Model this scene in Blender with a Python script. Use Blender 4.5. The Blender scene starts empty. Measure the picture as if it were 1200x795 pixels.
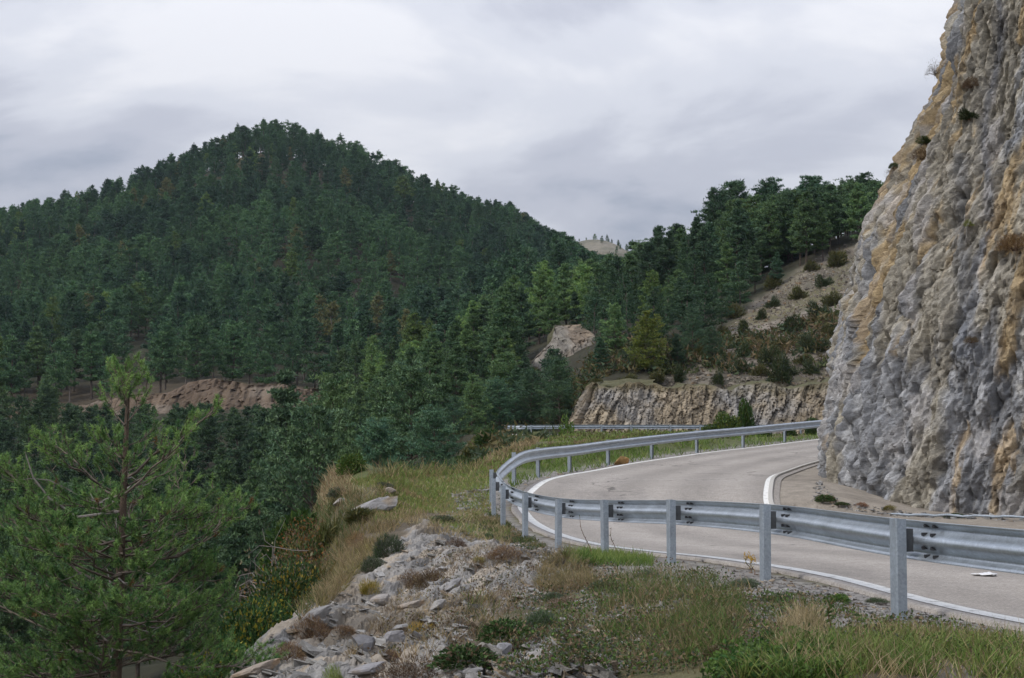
import bpy, math, random, time
import numpy as np
from mathutils import Vector, Matrix
T0 = time.time()
random.seed(7)
R = np.random.default_rng(11)
PI = math.pi
sc = bpy.context.scene
COL = sc.collection

# ------------------------------------------------------------------ camera
F = 1780.0
PITCH = math.atan((527 - 397.5) / F)
cp, sp = math.cos(PITCH), math.sin(PITCH)
cam = bpy.data.cameras.new('camera'); co = bpy.data.objects.new('camera', cam); COL.objects.link(co)
cam.sensor_width = 36.0; cam.lens = F / 1200 * 36.0; cam.clip_start = 0.1; cam.clip_end = 20000
co.rotation_euler = (PI / 2 + PITCH, 0, 0)
sc.camera = co

def ray(px, py):
    dx = (np.asarray(px, float) - 600) / F; dy = (397.5 - np.asarray(py, float)) / F
    return dx, cp - dy * sp, sp + dy * cp
def at(px, py, Y):
    x, y, z = ray(px, py); t = Y / y
    return np.array([x * t, y * t, z * t])
def proj(x, y, z):
    f = y * cp + z * sp; u = -y * sp + z * cp
    f = np.where(f < 0.05, 0.05, f)
    return 600 + F * x / f, 397.5 - F * u / f

# ------------------------------------------------------------------ noise
def _h(ix, iy, iz, s):
    h = (ix.astype(np.int64) * 374761393 + iy.astype(np.int64) * 668265263 + iz.astype(np.int64) * 2147483647 + s * 1274126177) & 0xFFFFFFFF
    h = ((h ^ (h >> 13)) * 1274126177) & 0xFFFFFFFF
    h = ((h ^ (h >> 15)) * 2246822519) & 0xFFFFFFFF
    return ((h ^ (h >> 16)) & 0xFFFFFF) / float(0xFFFFFF)
def vnoise(x, y, z=None, seed=0):
    x = np.asarray(x, float); y = np.asarray(y, float); z = np.zeros_like(x) if z is None else np.asarray(z, float)
    ix, iy, iz = np.floor(x), np.floor(y), np.floor(z)
    fx, fy, fz = x - ix, y - iy, z - iz
    u, v, w = [f * f * f * (f * (f * 6 - 15) + 10) for f in (fx, fy, fz)]
    ix, iy, iz = ix.astype(np.int64), iy.astype(np.int64), iz.astype(np.int64)
    def l(a, b, t): return a + (b - a) * t
    def c(i, j, k): return _h(ix + i, iy + j, iz + k, seed)
    return l(l(l(c(0,0,0), c(1,0,0), u), l(c(0,1,0), c(1,1,0), u), v),
             l(l(c(0,0,1), c(1,0,1), u), l(c(0,1,1), c(1,1,1), u), v), w) * 2 - 1
def fbm(x, y, z=None, seed=0, oct=4, gain=.5):
    r = 0; a = 1; s = 0; f = 1
    for k in range(oct):
        r = r + a * vnoise(np.asarray(x) * f + 17.3 * k, np.asarray(y) * f - 9.1 * k, None if z is None else np.asarray(z) * f + 5.7 * k, seed + k)
        s += a; a *= gain; f *= 2.03
    return r / s
def facets(u, v, seed, tilt=1.0, tv=.45):
    """chiselled cells: returns offset of a random plane per cell, a random value per cell and distance to the cell edge"""
    iu, iv = np.floor(u), np.floor(v)
    best = np.full(u.shape, 9e9); sec = best.copy(); d = np.zeros(u.shape); rv = np.zeros(u.shape)
    for i in (-1, 0, 1):
        for j in (-1, 0, 1):
            cu, cv = (iu + i).astype(np.int64), (iv + j).astype(np.int64); k = np.zeros_like(cu)
            pu = cu + _h(cu, cv, k, seed); pv = cv + _h(cu, cv, k + 1, seed)
            du, dv = u - pu, v - pv; q = du * du + dv * dv
            o = _h(cu, cv, k + 2, seed) - .5
            pl = o + tilt * ((_h(cu, cv, k + 3, seed) - .5) * du + tv * (_h(cu, cv, k + 4, seed) - .5) * dv) * 2
            m = q < best
            sec = np.where(m, best, np.minimum(sec, q)); d = np.where(m, pl, d); rv = np.where(m, _h(cu, cv, k + 5, seed), rv)
            best = np.where(m, q, best)
    return d, rv, np.sqrt(sec) - np.sqrt(best)
def chips(u, v, seed, tilt=.8):
    iu, iv = np.floor(u), np.floor(v); best = np.full(u.shape, -9e9); sec = best.copy(); rv = np.zeros(u.shape)
    for i in (-1, 0, 1):
        for j in (-1, 0, 1):
            cu, cv = (iu + i).astype(np.int64), (iv + j).astype(np.int64); k = np.zeros_like(cu); h = lambda m: _h(cu, cv, k + m, seed)
            du, dv = u - cu - h(0), v - cv - h(1); an = h(2) * 3.14159; a, b = du * np.cos(an) + dv * np.sin(an), -du * np.sin(an) + dv * np.cos(an)
            pl = (h(3) - .5) * .55 + tilt * ((h(4) - .5) * du + (h(5) - .5) * dv) - 1.9 * np.maximum(np.maximum(np.abs(a), np.abs(b) * (.7 + .6 * h(6))) - .34, 0)
            m = pl > best; sec = np.where(m, best, np.maximum(sec, pl)); rv = np.where(m, h(7), rv); best = np.where(m, pl, best)
    return np.maximum(best, -.9), rv, (best - sec)
def sstep(a, b, x):
    t = np.clip((x - a) / (b - a), 0, 1); return t * t * (3 - 2 * t)
def lerp(a, b, t): return a + (b - a) * t

# ------------------------------------------------------------------ mesh helpers
def mesh(name, V, faces, col=None, attrs=None, smooth=False, mats=(), midx=None):
    """faces: list of integer arrays (n, k)"""
    V = np.asarray(V, np.float32)
    faces = [np.asarray(f, np.int32) for f in faces if len(f)]
    me = bpy.data.meshes.new(name)
    me.vertices.add(len(V)); me.vertices.foreach_set('co', V.ravel())
    nl = sum(f.size for f in faces); npoly = sum(len(f) for f in faces)
    me.loops.add(nl); me.polygons.add(npoly)
    me.loops.foreach_set('vertex_index', np.concatenate([f.ravel() for f in faces]))
    tot = np.concatenate([np.full(len(f), f.shape[1], np.int32) for f in faces])
    st = np.concatenate([[0], np.cumsum(tot)[:-1]]).astype(np.int32)
    me.polygons.foreach_set('loop_start', st); me.polygons.foreach_set('loop_total', tot)
    me.polygons.foreach_set('use_smooth', np.full(npoly, bool(smooth)))
    if midx is not None: me.polygons.foreach_set('material_index', np.asarray(midx, np.int32))
    if col is not None:
        a = me.color_attributes.new('Col', 'FLOAT_COLOR', 'POINT')
        c = np.ones((len(V), 4), np.float32); c[:, :3] = col; a.data.foreach_set('color', c.ravel())
    for k, v in (attrs or {}).items():
        a = me.attributes.new(k, 'FLOAT', 'POINT'); a.data.foreach_set('value', np.asarray(v, np.float32))
    for m in mats: me.materials.append(m)
    me.update(calc_edges=True); me.validate()
    return me
def link(name, me, parent=None, loc=(0, 0, 0), rz=0.0, scale=1.0):
    o = bpy.data.objects.new(name, me); COL.objects.link(o)
    o.location = loc; o.rotation_euler = (0, 0, rz)
    o.scale = (scale,) * 3 if np.isscalar(scale) else scale
    if parent is not None: o.parent = parent
    return o
def tag(o, label=None, cat=None, group=None, kind=None):
    if label: o['label'] = label
    if cat: o['category'] = cat
    if group: o['group'] = group
    if kind: o['kind'] = kind
    return o
def empty(name, loc=(0, 0, 0), rz=0.0, scale=1.0):
    o = bpy.data.objects.new(name, None); COL.objects.link(o); o.location = loc; o.rotation_euler = (0, 0, rz)
    o.scale = (scale,) * 3 if np.isscalar(scale) else scale
    o.empty_display_size = .1
    return o
def copy_tree(o, parent=None):
    c = o.copy(); COL.objects.link(c); c.parent = parent
    for ch in list(o.children): copy_tree(ch, c)
    return c
class MB:
    """collects pieces of one mesh"""
    def __init__(s): s.v = []; s.f = {}; s.c = []; s.n = 0; s.order = []
    def add(s, V, faces, col=(1, 1, 1)):
        V = np.asarray(V, float).reshape(-1, 3)
        c = np.asarray(col, float)
        if c.ndim == 1: c = np.tile(c, (len(V), 1))
        for f in faces:
            f = np.asarray(f)
            if len(f): s.f.setdefault(f.shape[1], []).append(f + s.n)
        s.v.append(V); s.c.append(c); s.n += len(V)
    def mesh(s, name, mats=(), smooth=False):
        return mesh(name, np.concatenate(s.v), [np.concatenate(x) for x in s.f.values()], np.concatenate(s.c), None, smooth, mats)
    def tube(s, P, r, n=5, col=(1, 1, 1), cap=False):
        P = np.asarray(P, float); r = np.broadcast_to(np.asarray(r, float), (len(P),))
        T = np.gradient(P, axis=0); T /= np.linalg.norm(T, axis=1)[:, None] + 1e-9
        a = np.array([0, 0, 1.0]) if abs(T[:, 2]).mean() < .8 else np.array([1.0, 0, 0])
        A = np.cross(T, a); A /= np.linalg.norm(A, axis=1)[:, None] + 1e-9; B = np.cross(T, A)
        th = np.arange(n) * 2 * PI / n
        V = P[:, None] + r[:, None, None] * (A[:, None] * np.cos(th)[None, :, None] + B[:, None] * np.sin(th)[None, :, None])
        i = np.arange(len(P) - 1)[:, None] * n; j = np.arange(n)[None]; k = (j + 1) % n
        q = np.stack([i + j, i + k, i + n + k, i + n + j], -1).reshape(-1, 4)
        fs = [q]
        if cap:
            e = (len(P) - 1) * n; fs.append(np.array([list(range(e, e + n))])); fs.append(np.array([list(range(n - 1, -1, -1))]))
        s.add(V.reshape(-1, 3), fs, col)
    def box(s, c, ax, h, col=(1, 1, 1)):
        ax = np.asarray(ax, float); c = np.asarray(c, float)
        S = np.array([(x, y, z) for z in (-1, 1) for y in (-1, 1) for x in (-1, 1)], float)
        V = c + (S * np.asarray(h)) @ ax
        s.add(V, [np.array([(0, 2, 3, 1), (4, 5, 7, 6), (0, 1, 5, 4), (2, 6, 7, 3), (0, 4, 6, 2), (1, 3, 7, 5)])], col)
def unit(a): return a / (np.linalg.norm(a, axis=-1, keepdims=True) + 1e-9)
def spikes(B, D, L, W, C, rng):
    """one narrow triangle per row: base B, direction D, length L, width W"""
    n = len(B); s = unit(np.cross(D, rng.normal(size=(n, 3))))
    V = np.stack([B - s * W[:, None] / 2, B + s * W[:, None] / 2, B + D * L[:, None]], 1).reshape(-1, 3)
    return V, np.arange(3 * n).reshape(-1, 3), np.repeat(C, 3, axis=0)
def blades(B, D, L, W, C, bend, rng, tipc=None):
    """bent grass blades (quad + tip triangle)"""
    n = len(B); h = rng.normal(size=(n, 3)); h[:, 2] = 0; h = unit(h)
    s = unit(np.cross(D, h)); 
    M = B + D * (L * .55)[:, None]
    D2 = unit(D + h * bend[:, None]); E = M + D2 * (L * .45)[:, None]; E[:, 2] -= (bend * L * .12)
    w = W[:, None] / 2
    V = np.stack([B - s * w, B + s * w, M + s * w * .75, M - s * w * .75, E], 1).reshape(-1, 3)
    b = np.arange(n)[:, None] * 5
    q = b + np.array([[0, 1, 2, 3]]); t = b + np.array([[3, 2, 4]])
    Cc = np.repeat(C[:, None], 5, 1)
    if tipc is not None: Cc[:, 4] = tipc
    return V, [q, t], Cc.reshape(-1, 3)
def leaves(B, D, L, W, C, rng):
    """small pointed leaf: one folded diamond of two triangles"""
    n = len(B); s = unit(np.cross(D, rng.normal(size=(n, 3)))); w = W[:, None] / 2
    nn = np.cross(s, D)
    V = np.stack([B, B + D * (L * .45)[:, None] + s * w + nn * w * .35, B + D * L[:, None], B + D * (L * .45)[:, None] - s * w + nn * w * .35], 1).reshape(-1, 3)
    b = np.arange(n)[:, None] * 4
    return V, [b + np.array([[0, 1, 2]]), b + np.array([[0, 2, 3]])], np.repeat(C, 4, axis=0)
def rdir(n, rng, up=0.0, zmul=1.0):
    d = rng.normal(size=(n, 3)); d[:, 2] *= zmul; d = unit(d); d[:, 2] += up; return unit(d)
def spline(P, step):
    """Catmull-Rom through P, resampled at even arc length"""
    P = np.asarray(P, float); Q = np.vstack([2 * P[0] - P[1], P, 2 * P[-1] - P[-2]]); out = []
    for i in range(1, len(Q) - 2):
        t = np.linspace(0, 1, 24, endpoint=False)[:, None]
        a, b, c, d = Q[i - 1], Q[i], Q[i + 1], Q[i + 2]
        out.append(.5 * (2 * b + (c - a) * t + (2 * a - 5 * b + 4 * c - d) * t ** 2 + (-a + 3 * b - 3 * c + d) * t ** 3))
    D = np.vstack(out + [P[-1:]]); s = np.concatenate([[0], np.cumsum(np.linalg.norm(np.diff(D[:, :2], axis=0), axis=1))])
    n = max(2, int(s[-1] / step) + 1); t = np.linspace(0, s[-1], n)
    return np.stack([np.interp(t, s, D[:, k]) for k in range(P.shape[1])], 1), t, (D, s)

# ------------------------------------------------------------------ materials
def mat(name):
    m = bpy.data.materials.new(name); m.use_nodes = True; nt = m.node_tree
    return m, nt, nt.nodes['Principled BSDF']
def N(nt, t, **kw):
    n = nt.nodes.new(t)
    for k, v in kw.items(): setattr(n, k, v)
    return n
def L(nt, a, b): nt.links.new(a, b)
def mixc(nt, blend, fac, a, b):
    n = N(nt, 'ShaderNodeMix', data_type='RGBA', blend_type=blend)
    for k, x in ((0, fac), (6, a), (7, b)):
        if isinstance(x, bpy.types.NodeSocket): L(nt, x, n.inputs[k])
        else: n.inputs[k].default_value = x if k == 0 else (*x, 1)
    return n.outputs[2]
def noise(nt, scale, detail=4, rough=.55, vec=None, dist=0):
    n = N(nt, 'ShaderNodeTexNoise'); n.inputs['Scale'].default_value = scale; n.inputs['Detail'].default_value = detail
    n.inputs['Roughness'].default_value = rough; n.inputs['Distortion'].default_value = dist
    if vec is not None: L(nt, vec, n.inputs['Vector'])
    return n.outputs['Fac']
def rng_map(nt, x, a, b, c, d):
    n = N(nt, 'ShaderNodeMapRange'); L(nt, x, n.inputs[0])
    for i, v in enumerate((a, b, c, d)): n.inputs[i + 1].default_value = v
    return n.outputs[0]
def grey(nt, x):
    n = N(nt, 'ShaderNodeCombineColor')
    for i in range(3): L(nt, x, n.inputs[i])
    return n.outputs[0]
def bump(nt, b, h, strength, dist):
    n = N(nt, 'ShaderNodeBump'); n.inputs['Strength'].default_value = strength; n.inputs['Distance'].default_value = dist
    L(nt, h, n.inputs['Height']); L(nt, n.outputs[0], b.inputs['Normal'])
def pos(nt): return N(nt, 'ShaderNodeTexCoord').outputs['Object']

def foliage_mat(name, objcol=True, transl=.25, rough=.55):
    m, nt, b = mat(name)
    c = N(nt, 'ShaderNodeAttribute', attribute_name='Col').outputs['Color']
    if objcol:
        c = mixc(nt, 'MULTIPLY', 1.0, c, N(nt, 'ShaderNodeObjectInfo').outputs['Color'])
    L(nt, c, b.inputs['Base Color']); b.inputs['Roughness'].default_value = rough
    b.inputs['Specular IOR Level'].default_value = .25
    t = N(nt, 'ShaderNodeBsdfTranslucent'); L(nt, c, t.inputs['Color'])
    mx = N(nt, 'ShaderNodeMixShader'); mx.inputs[0].default_value = transl
    L(nt, b.outputs[0], mx.inputs[1]); L(nt, t.outputs[0], mx.inputs[2])
    L(nt, mx.outputs[0], nt.nodes['Material Output'].inputs['Surface'])
    return m
M = {}
M['foliage'] = foliage_mat('pine foliage', True, .12)
M['grass'] = foliage_mat('grass blades', False, .3, .6)
def col_mat(name, rough=.85, ns=8, amp=.35, bs=0.0, bd=.01, fine=60, objcol=False, spec=.3):
    m, nt, b = mat(name)
    c = N(nt, 'ShaderNodeAttribute', attribute_name='Col').outputs['Color']; p = pos(nt)
    f = rng_map(nt, noise(nt, ns, 8, .65, p), .25, .75, 1 - amp, 1 + amp)
    c = mixc(nt, 'MULTIPLY', 1.0, c, grey(nt, f))
    f2 = rng_map(nt, noise(nt, fine, 5, .7, p), .25, .75, 1 - amp * .8, 1 + amp * .8)
    c = mixc(nt, 'MULTIPLY', 1.0, c, grey(nt, f2))
    if objcol: c = mixc(nt, 'MULTIPLY', 1.0, c, N(nt, 'ShaderNodeObjectInfo').outputs['Color'])
    L(nt, c, b.inputs['Base Color']); b.inputs['Roughness'].default_value = rough; b.inputs['Specular IOR Level'].default_value = spec
    if bs: bump(nt, b, noise(nt, fine, 8, .7, p), bs, bd)
    return m
M['bark'] = col_mat('bark', .9, 6, .4, .6, .02, 40)
M['ground'] = col_mat('bank soil and stone', .95, 3, .3, .7, .04, 28)
M['hill'] = col_mat('hillside soil', 1.0, .25, .35, 0, .1, 2.5)
M['rock'] = col_mat('limestone rock', .9, 4, .36, .9, .04, 22)
M['stone'] = col_mat('loose stone', .9, 4, .3, .6, .02, 35, True)
M['bankrock'] = col_mat('layered bank rock', .95, .8, .25, .5, .15, 5)
M['herb'] = foliage_mat('herb leaves', True, .25, .55)
M['twig'] = col_mat('twig', .9, 10, .3)

# asphalt -----------------------------------------------------------
def asphalt():
    m, nt, b = mat('old pale asphalt'); p = pos(nt)
    base = mixc(nt, 'MIX', rng_map(nt, noise(nt, .35, 4, .6, p), .3, .7, 0, 1), (.31, .28, .248), (.36, .328, .295))
    sp = rng_map(nt, noise(nt, 34, 4, .85, p), .33, .67, .6, 1.4)
    c = mixc(nt, 'MULTIPLY', 1.0, base, grey(nt, sp))
    sp2 = rng_map(nt, noise(nt, 5, 8, .75, p), .3, .7, .84, 1.15)
    c = mixc(nt, 'MULTIPLY', 1.0, c, grey(nt, sp2))
    # bands where the tyres have run, and the ragged outer edge
    q = N(nt, 'ShaderNodeAttribute', attribute_name='q').outputs['Fac']
    w = N(nt, 'ShaderNodeMath', operation='SINE'); mm = N(nt, 'ShaderNodeMath', operation='MULTIPLY'); mm.inputs[1].default_value = 3.9
    L(nt, q, mm.inputs[0]); L(nt, mm.outputs[0], w.inputs[0])
    c = mixc(nt, 'MULTIPLY', 1.0, c, grey(nt, rng_map(nt, w.outputs[0], -1, 1, .85, 1.06)))
    # cracks
    nv = N(nt, 'ShaderNodeTexNoise'); nv.inputs['Scale'].default_value = 1.3; nv.inputs['Detail'].default_value = 6; L(nt, p, nv.inputs['Vector'])
    va = N(nt, 'ShaderNodeVectorMath', operation='SCALE'); L(nt, nv.outputs['Color'], va.inputs[0]); va.inputs['Scale'].default_value = 1.6
    vb = N(nt, 'ShaderNodeVectorMath', operation='ADD'); L(nt, p, vb.inputs[0]); L(nt, va.outputs[0], vb.inputs[1])
    vo = N(nt, 'ShaderNodeTexVoronoi', feature='DISTANCE_TO_EDGE'); vo.inputs['Scale'].default_value = .28; L(nt, vb.outputs[0], vo.inputs['Vector'])
    cr = rng_map(nt, vo.outputs['Distance'], .004, .013, 1, 0)
    gate = rng_map(nt, noise(nt, .22, 3, .5, p), .5, .58, 0, .7)
    mu = N(nt, 'ShaderNodeMath', operation='MULTIPLY'); L(nt, cr, mu.inputs[0]); L(nt, gate, mu.inputs[1])
    c = mixc(nt, 'MIX', mu.outputs[0], c, (.06, .055, .05))
    # oily patches
    mp = N(nt, 'ShaderNodeMapping'); mp.inputs['Scale'].default_value = (.45, .16, .4); L(nt, p, mp.inputs[0])
    st = rng_map(nt, noise(nt, 1.0, 5, .6, mp.outputs[0]), .58, .68, 0, .45)
    c = mixc(nt, 'MIX', st, c, (.13, .12, .115))
    L(nt, c, b.inputs['Base Color']); b.inputs['Roughness'].default_value = .9; b.inputs['Specular IOR Level'].default_value = .25
    bump(nt, b, noise(nt, 55, 3, .8, p), .5, .008)
    return m
M['asphalt'] = asphalt()
def paint():
    m, nt, b = mat('worn white road paint'); p = pos(nt)
    w = rng_map(nt, noise(nt, 6, 8, .75, p), .54, .64, 0, .85)
    c = mixc(nt, 'MIX', w, (.74, .73, .69), (.34, .32, .29))
    c = mixc(nt, 'MULTIPLY', 1.0, c, grey(nt, rng_map(nt, noise(nt, 45, 3, .7, p), .3, .7, .88, 1.1)))
    L(nt, c, b.inputs['Base Color']); b.inputs['Roughness'].default_value = .8
    return m
M['paint'] = paint()
M['concrete'] = col_mat('pale concrete', .9, 3, .15, .3, .01, 40)
for n_ in list(M['concrete'].node_tree.nodes):
    if n_.type == 'ATTRIBUTE': n_.attribute_name = 'none'
_b = M['concrete'].node_tree.nodes['Principled BSDF']; M['concrete'].node_tree.links.remove(_b.inputs['Base Color'].links[0]); _b.inputs['Base Color'].default_value = (.46, .44, .40, 1)
def zinc(name, base, metal, rough, spots=.12):
    m, nt, b = mat(name); p = pos(nt)
    v = N(nt, 'ShaderNodeTexVoronoi'); v.inputs['Scale'].default_value = 55; L(nt, p, v.inputs['Vector'])
    s = rng_map(nt, v.outputs['Color'], 0, 1, 1 - spots, 1 + spots)
    c = mixc(nt, 'MULTIPLY', 1.0, base, grey(nt, s))
    st = rng_map(nt, noise(nt, 2.5, 7, .7, p), .35, .7, .82, 1.1)
    c = mixc(nt, 'MULTIPLY', 1.0, c, grey(nt, st))
    mp = N(nt, 'ShaderNodeMapping'); mp.inputs['Scale'].default_value = (9, 9, .8); L(nt, p, mp.inputs[0])
    c = mixc(nt, 'MIX', rng_map(nt, noise(nt, 3, 5, .6, mp.outputs[0]), .62, .75, 0, .35), c, (.30, .29, .27))
    L(nt, c, b.inputs['Base Color']); b.inputs['Metallic'].default_value = metal
    L(nt, rng_map(nt, noise(nt, 8, 4, .6, p), .3, .7, rough - .08, rough + .1), b.inputs['Roughness'])
    return m
M['beam'] = zinc('galvanised beam', (.50, .55, .60), .7, .36)
M['post'] = zinc('galvanised post', (.34, .385, .43), .35, .55, .16)
M['dark'] = zinc('weathered bracket', (.10, .105, .11), .5, .55)
M['bolt'] = zinc('dark bolt', (.05, .05, .055), .4, .5)

# ------------------------------------------------------------------ road course
POSTS = [(1055, 722, 12.1), (898, 677, 15.9), (788, 657, 19.2), (710, 648, 21.9), (655, 640, 24.4), (616, 629, 26.8), (590, 616, 29.2), (579.5, 604, 31.6), (577, 590, 34.0),
         (603, 567, 37.0), (631, 558.5, 40.0), (668, 552.5, 43.2), (713, 544.5, 46.5), (764, 537, 49.8), (817, 530, 53.2), (871, 524, 56.7), (920, 518, 60.2), (968, 512.5, 64.0)]
PP = np.array([at(*p) for p in POSTS])
PRE = np.array([(9.8, -9, -1.31), (6.6, 1.0, -1.31), (5.3, 4.9, -1.31), (4.15, 8.5, -1.31)])
RAIL_END = np.vstack([PRE, PP, [at(1010, 508.5, 68), at(1050, 506, 72)]])
far2 = [at(1180, 503, 80), (34, 88, 1.2), (39, 98, 1.3), (37, 110, 1.3), (30, 118.5, 1.3), at(960, 509, 121.5), at(800, 509, 121.5), at(690, 509, 120.5), at(620, 509.5, 120), at(592, 509.5, 121), at(583, 509, 125),
        (-4.5, 130, 1.2), (-9, 135, .9), (-15, 139, .6)]
R1, S1, D1 = spline(RAIL_END, .5)
R2, S2, D2 = spline(np.vstack([RAIL_END[-1:], far2]), .8)
R2r = R2
def near_rail(x, y, C):
    """distance data to a course: lateral offset (right +) and height there"""
    P = C[:, :2]; T = unit(np.gradient(P, axis=0)); Nn = np.stack([T[:, 1], -T[:, 0]], 1)
    q = np.full(x.shape, 99.0); z = np.zeros(x.shape); fl = x.ravel(), y.ravel(); qf, zf = q.ravel(), z.ravel()
    bb = (fl[0] > P[:, 0].min() - 16) & (fl[0] < P[:, 0].max() + 16) & (fl[1] > P[:, 1].min() - 16) & (fl[1] < P[:, 1].max() + 16)
    idx = np.nonzero(bb)[0]
    for a in range(0, len(idx), 40000):
        i = idx[a:a + 40000]; dx = fl[0][i, None] - P[None, :, 0]; dy = fl[1][i, None] - P[None, :, 1]
        d2 = dx * dx + dy * dy; k = d2.argmin(1); r = np.arange(len(i))
        lat = dx[r, k] * Nn[k, 0] + dy[r, k] * Nn[k, 1]
        qf[i] = np.sign(lat + 1e-12) * np.sqrt(d2[r, k]); along = dx[r, k] * T[k, 0] + dy[r, k] * T[k, 1]
        g = np.gradient(C[:, 2]) / (np.linalg.norm(np.gradient(P, axis=0), axis=1) + 1e-9)
        zf[i] = C[k, 2] + np.clip(along, -1, 1) * g[k]
    return q, z

# ------------------------------------------------------------------ terrain: control heights
CT = []
def c1(px, py, d): p = at(px, py, d); CT.append(p)
def cz(px, d, z): CT.append(np.array([(px - 600) / F * d / cp, d, z]))
for a in [(275, 795, 14.6), (330, 738, 18.2), (380, 690, 22.4), (398, 632, 29), (388, 590, 34.5), (380, 566, 41),
          (540, 795, 10.6), (420, 795, 11.6), (680, 795, 9.9), (800, 795, 9.6), (1000, 780, 9.6), (1200, 770, 9.6), (900, 720, 12.2), (780, 700, 14), (640, 720, 14.2), (520, 720, 15.8), (430, 720, 18.2),
          (620, 660, 20.5), (520, 670, 20.3), (450, 650, 24.5), (540, 620, 27), (470, 600, 31), (540, 585, 35), (470, 568, 41), (560, 562, 41), (500, 553, 48), (440, 558, 47), (555, 549, 50),
          (590, 534, 62), (640, 526, 72), (720, 518, 88), (840, 514, 92), (950, 511, 95), (620, 522, 100), (575, 540, 62)]: c1(*a)
for a in [(500, 62, -3.2), (440, 60, -4.5), (540, 80, -3.0), (500, 95, -3.2), (560, 108, -.9), (460, 120, -4.5), (520, 140, -2.4), (560, 150, .2),
          (395, 50, -3.6), (350, 27, -3.0), (340, 35, -4.2), (305, 22, -3.3), (265, 16, -2.7), (225, 12.5, -2.5), (320, 45, -6.5), (140, 13.3, -3.9), (0, 14, -4.6), (-200, 13, -5.2), (0, 22, -7), (200, 22, -6),
          (0, 36, -9.5), (200, 36, -8.5), (300, 45, -8.5), (0, 62, -12), (200, 60, -11.5), (330, 65, -9.5), (0, 100, -13.5), (200, 100, -12.5), (350, 100, -9.5), (430, 82, -6),
          (0, 180, -9), (150, 180, -9), (300, 190, -6), (400, 200, -3), (470, 210, 3), (-300, 100, -13), (-300, 200, -6), (-300, 40, -11)]: cz(*a)
for a in [(690, 452, 131), (800, 452, 131), (960, 448, 131), (620, 504, 133), (655, 500, 136), (575, 506, 134), (830, 425, 141), (960, 398, 146), (990, 312, 176), (900, 368, 166), (800, 402, 158), (760, 388, 168), (705, 425, 150),
          (1010, 275, 202), (900, 312, 206), (800, 352, 202), (735, 372, 196), (690, 392, 180), (640, 432, 170), (600, 456, 164), (550, 478, 160), (1150, 240, 190), (1150, 400, 140),
          (740, 338, 272), (660, 368, 270), (580, 398, 272), (500, 430, 270), (420, 458, 268), (660, 352, 330), (560, 385, 330),
          (660, 308, 560), (600, 281, 590), (500, 243, 612), (420, 206, 622), (320, 176, 622), (280, 182, 615), (200, 222, 610), (100, 258, 600), (0, 285, 590), (-220, 340, 580), (-500, 400, 560),
          (0, 372, 430), (200, 335, 430), (320, 305, 430), (450, 318, 440), (560, 342, 450), (650, 356, 460), (-300, 420, 420),
          (320, 235, 530), (150, 280, 520), (480, 275, 530),
          (0, 448, 306), (150, 444, 300), (300, 443, 295), (400, 452, 296), (500, 425, 330), (600, 392, 360), (0, 482, 272), (150, 482, 263), (300, 478, 258), (380, 474, 262), (-300, 470, 290),
          (700, 284, 905), (665, 292, 905), (745, 300, 905), (620, 320, 900), (820, 330, 900)]: c1(*a)
for a in [(900, 262, 27), (800, 255, 17), (1150, 280, 34), (320, 800, 90), (0, 800, 75), (600, 800, 60), (320, 1100, 20), (0, 1100, 20), (700, 1250, 80), (900, 1100, 70), (900, 500, 40), (1200, 500, 45), (1500, 200, 36), (1500, 500, 40), (1500, 1100, 30)]: cz(*a)
for ang, r, z in [(35, 12, -1.3), (35, 30, .5), (35, 60, 6), (60, 15, -1.2), (60, 40, 3), (60, 150, 25), (60, 600, 40), (-35, 12, -4), (-35, 30, -9), (-35, 100, -13), (-35, 400, 20), (-35, 900, 40), (-60, 12, -4), (-60, 40, -10), (-60, 150, -12), (-60, 500, 15),
                  (-90, 12, -4), (-90, 60, -10), (-90, 400, 0), (90, 12, -1.2), (90, 60, 5), (90, 400, 20), (-60, 1500, 20), (60, 1500, 20), (90, 1500, 10), (-90, 1500, 10)]:
    CT.append(np.array([r * math.sin(math.radians(ang)), r * math.cos(math.radians(ang)), z]))
for ang in range(-100, 101, 20): CT.append(np.array([3500 * math.sin(math.radians(ang)), 3500 * math.cos(math.radians(ang)), 0.]))
CT = np.array(CT)
KA, KR = 3.2, 1.0
def uv(x, y):
    r = np.sqrt(x * x + y * y); return np.arctan2(x, y) * KA, np.log(np.maximum(r, 9.0)) * KR, r
def _phi(d2): return np.where(d2 > 1e-12, .5 * d2 * np.log(d2 + 1e-30), 0)
cu, cv, cr = uv(CT[:, 0], CT[:, 1]); ce = CT[:, 2] / np.maximum(cr, 9.0)
n = len(CT); A = np.zeros((n + 3, n + 3)); A[:n, :n] = _phi((cu[:, None] - cu) ** 2 + (cv[:, None] - cv) ** 2) + np.eye(n) * 2e-5
A[:n, n] = 1; A[:n, n + 1] = cu; A[:n, n + 2] = cv; A[n:, :n] = A[:n, n:].T
W = np.linalg.solve(A, np.concatenate([ce, [0, 0, 0]]))
def base_height(x, y):
    sh = x.shape; x, y = x.ravel(), y.ravel(); u, v, r = uv(x, y); e = np.empty(len(x))
    for a in range(0, len(x), 30000):
        s = slice(a, a + 30000)
        e[s] = _phi((u[s, None] - cu) ** 2 + (v[s, None] - cv) ** 2) @ W[:n] + W[n] + W[n + 1] * u[s] + W[n + 2] * v[s]
    z = e * np.maximum(r, 9.0)
    ph = np.abs(u / KA); back = sstep(math.radians(85), math.radians(125), ph)
    z = lerp(z, np.where(r < 60, -1.6, 0) * 1.0, back); z = lerp(-1.6, z, sstep(3.0, 9.0, r))
    return z.reshape(sh)

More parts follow.
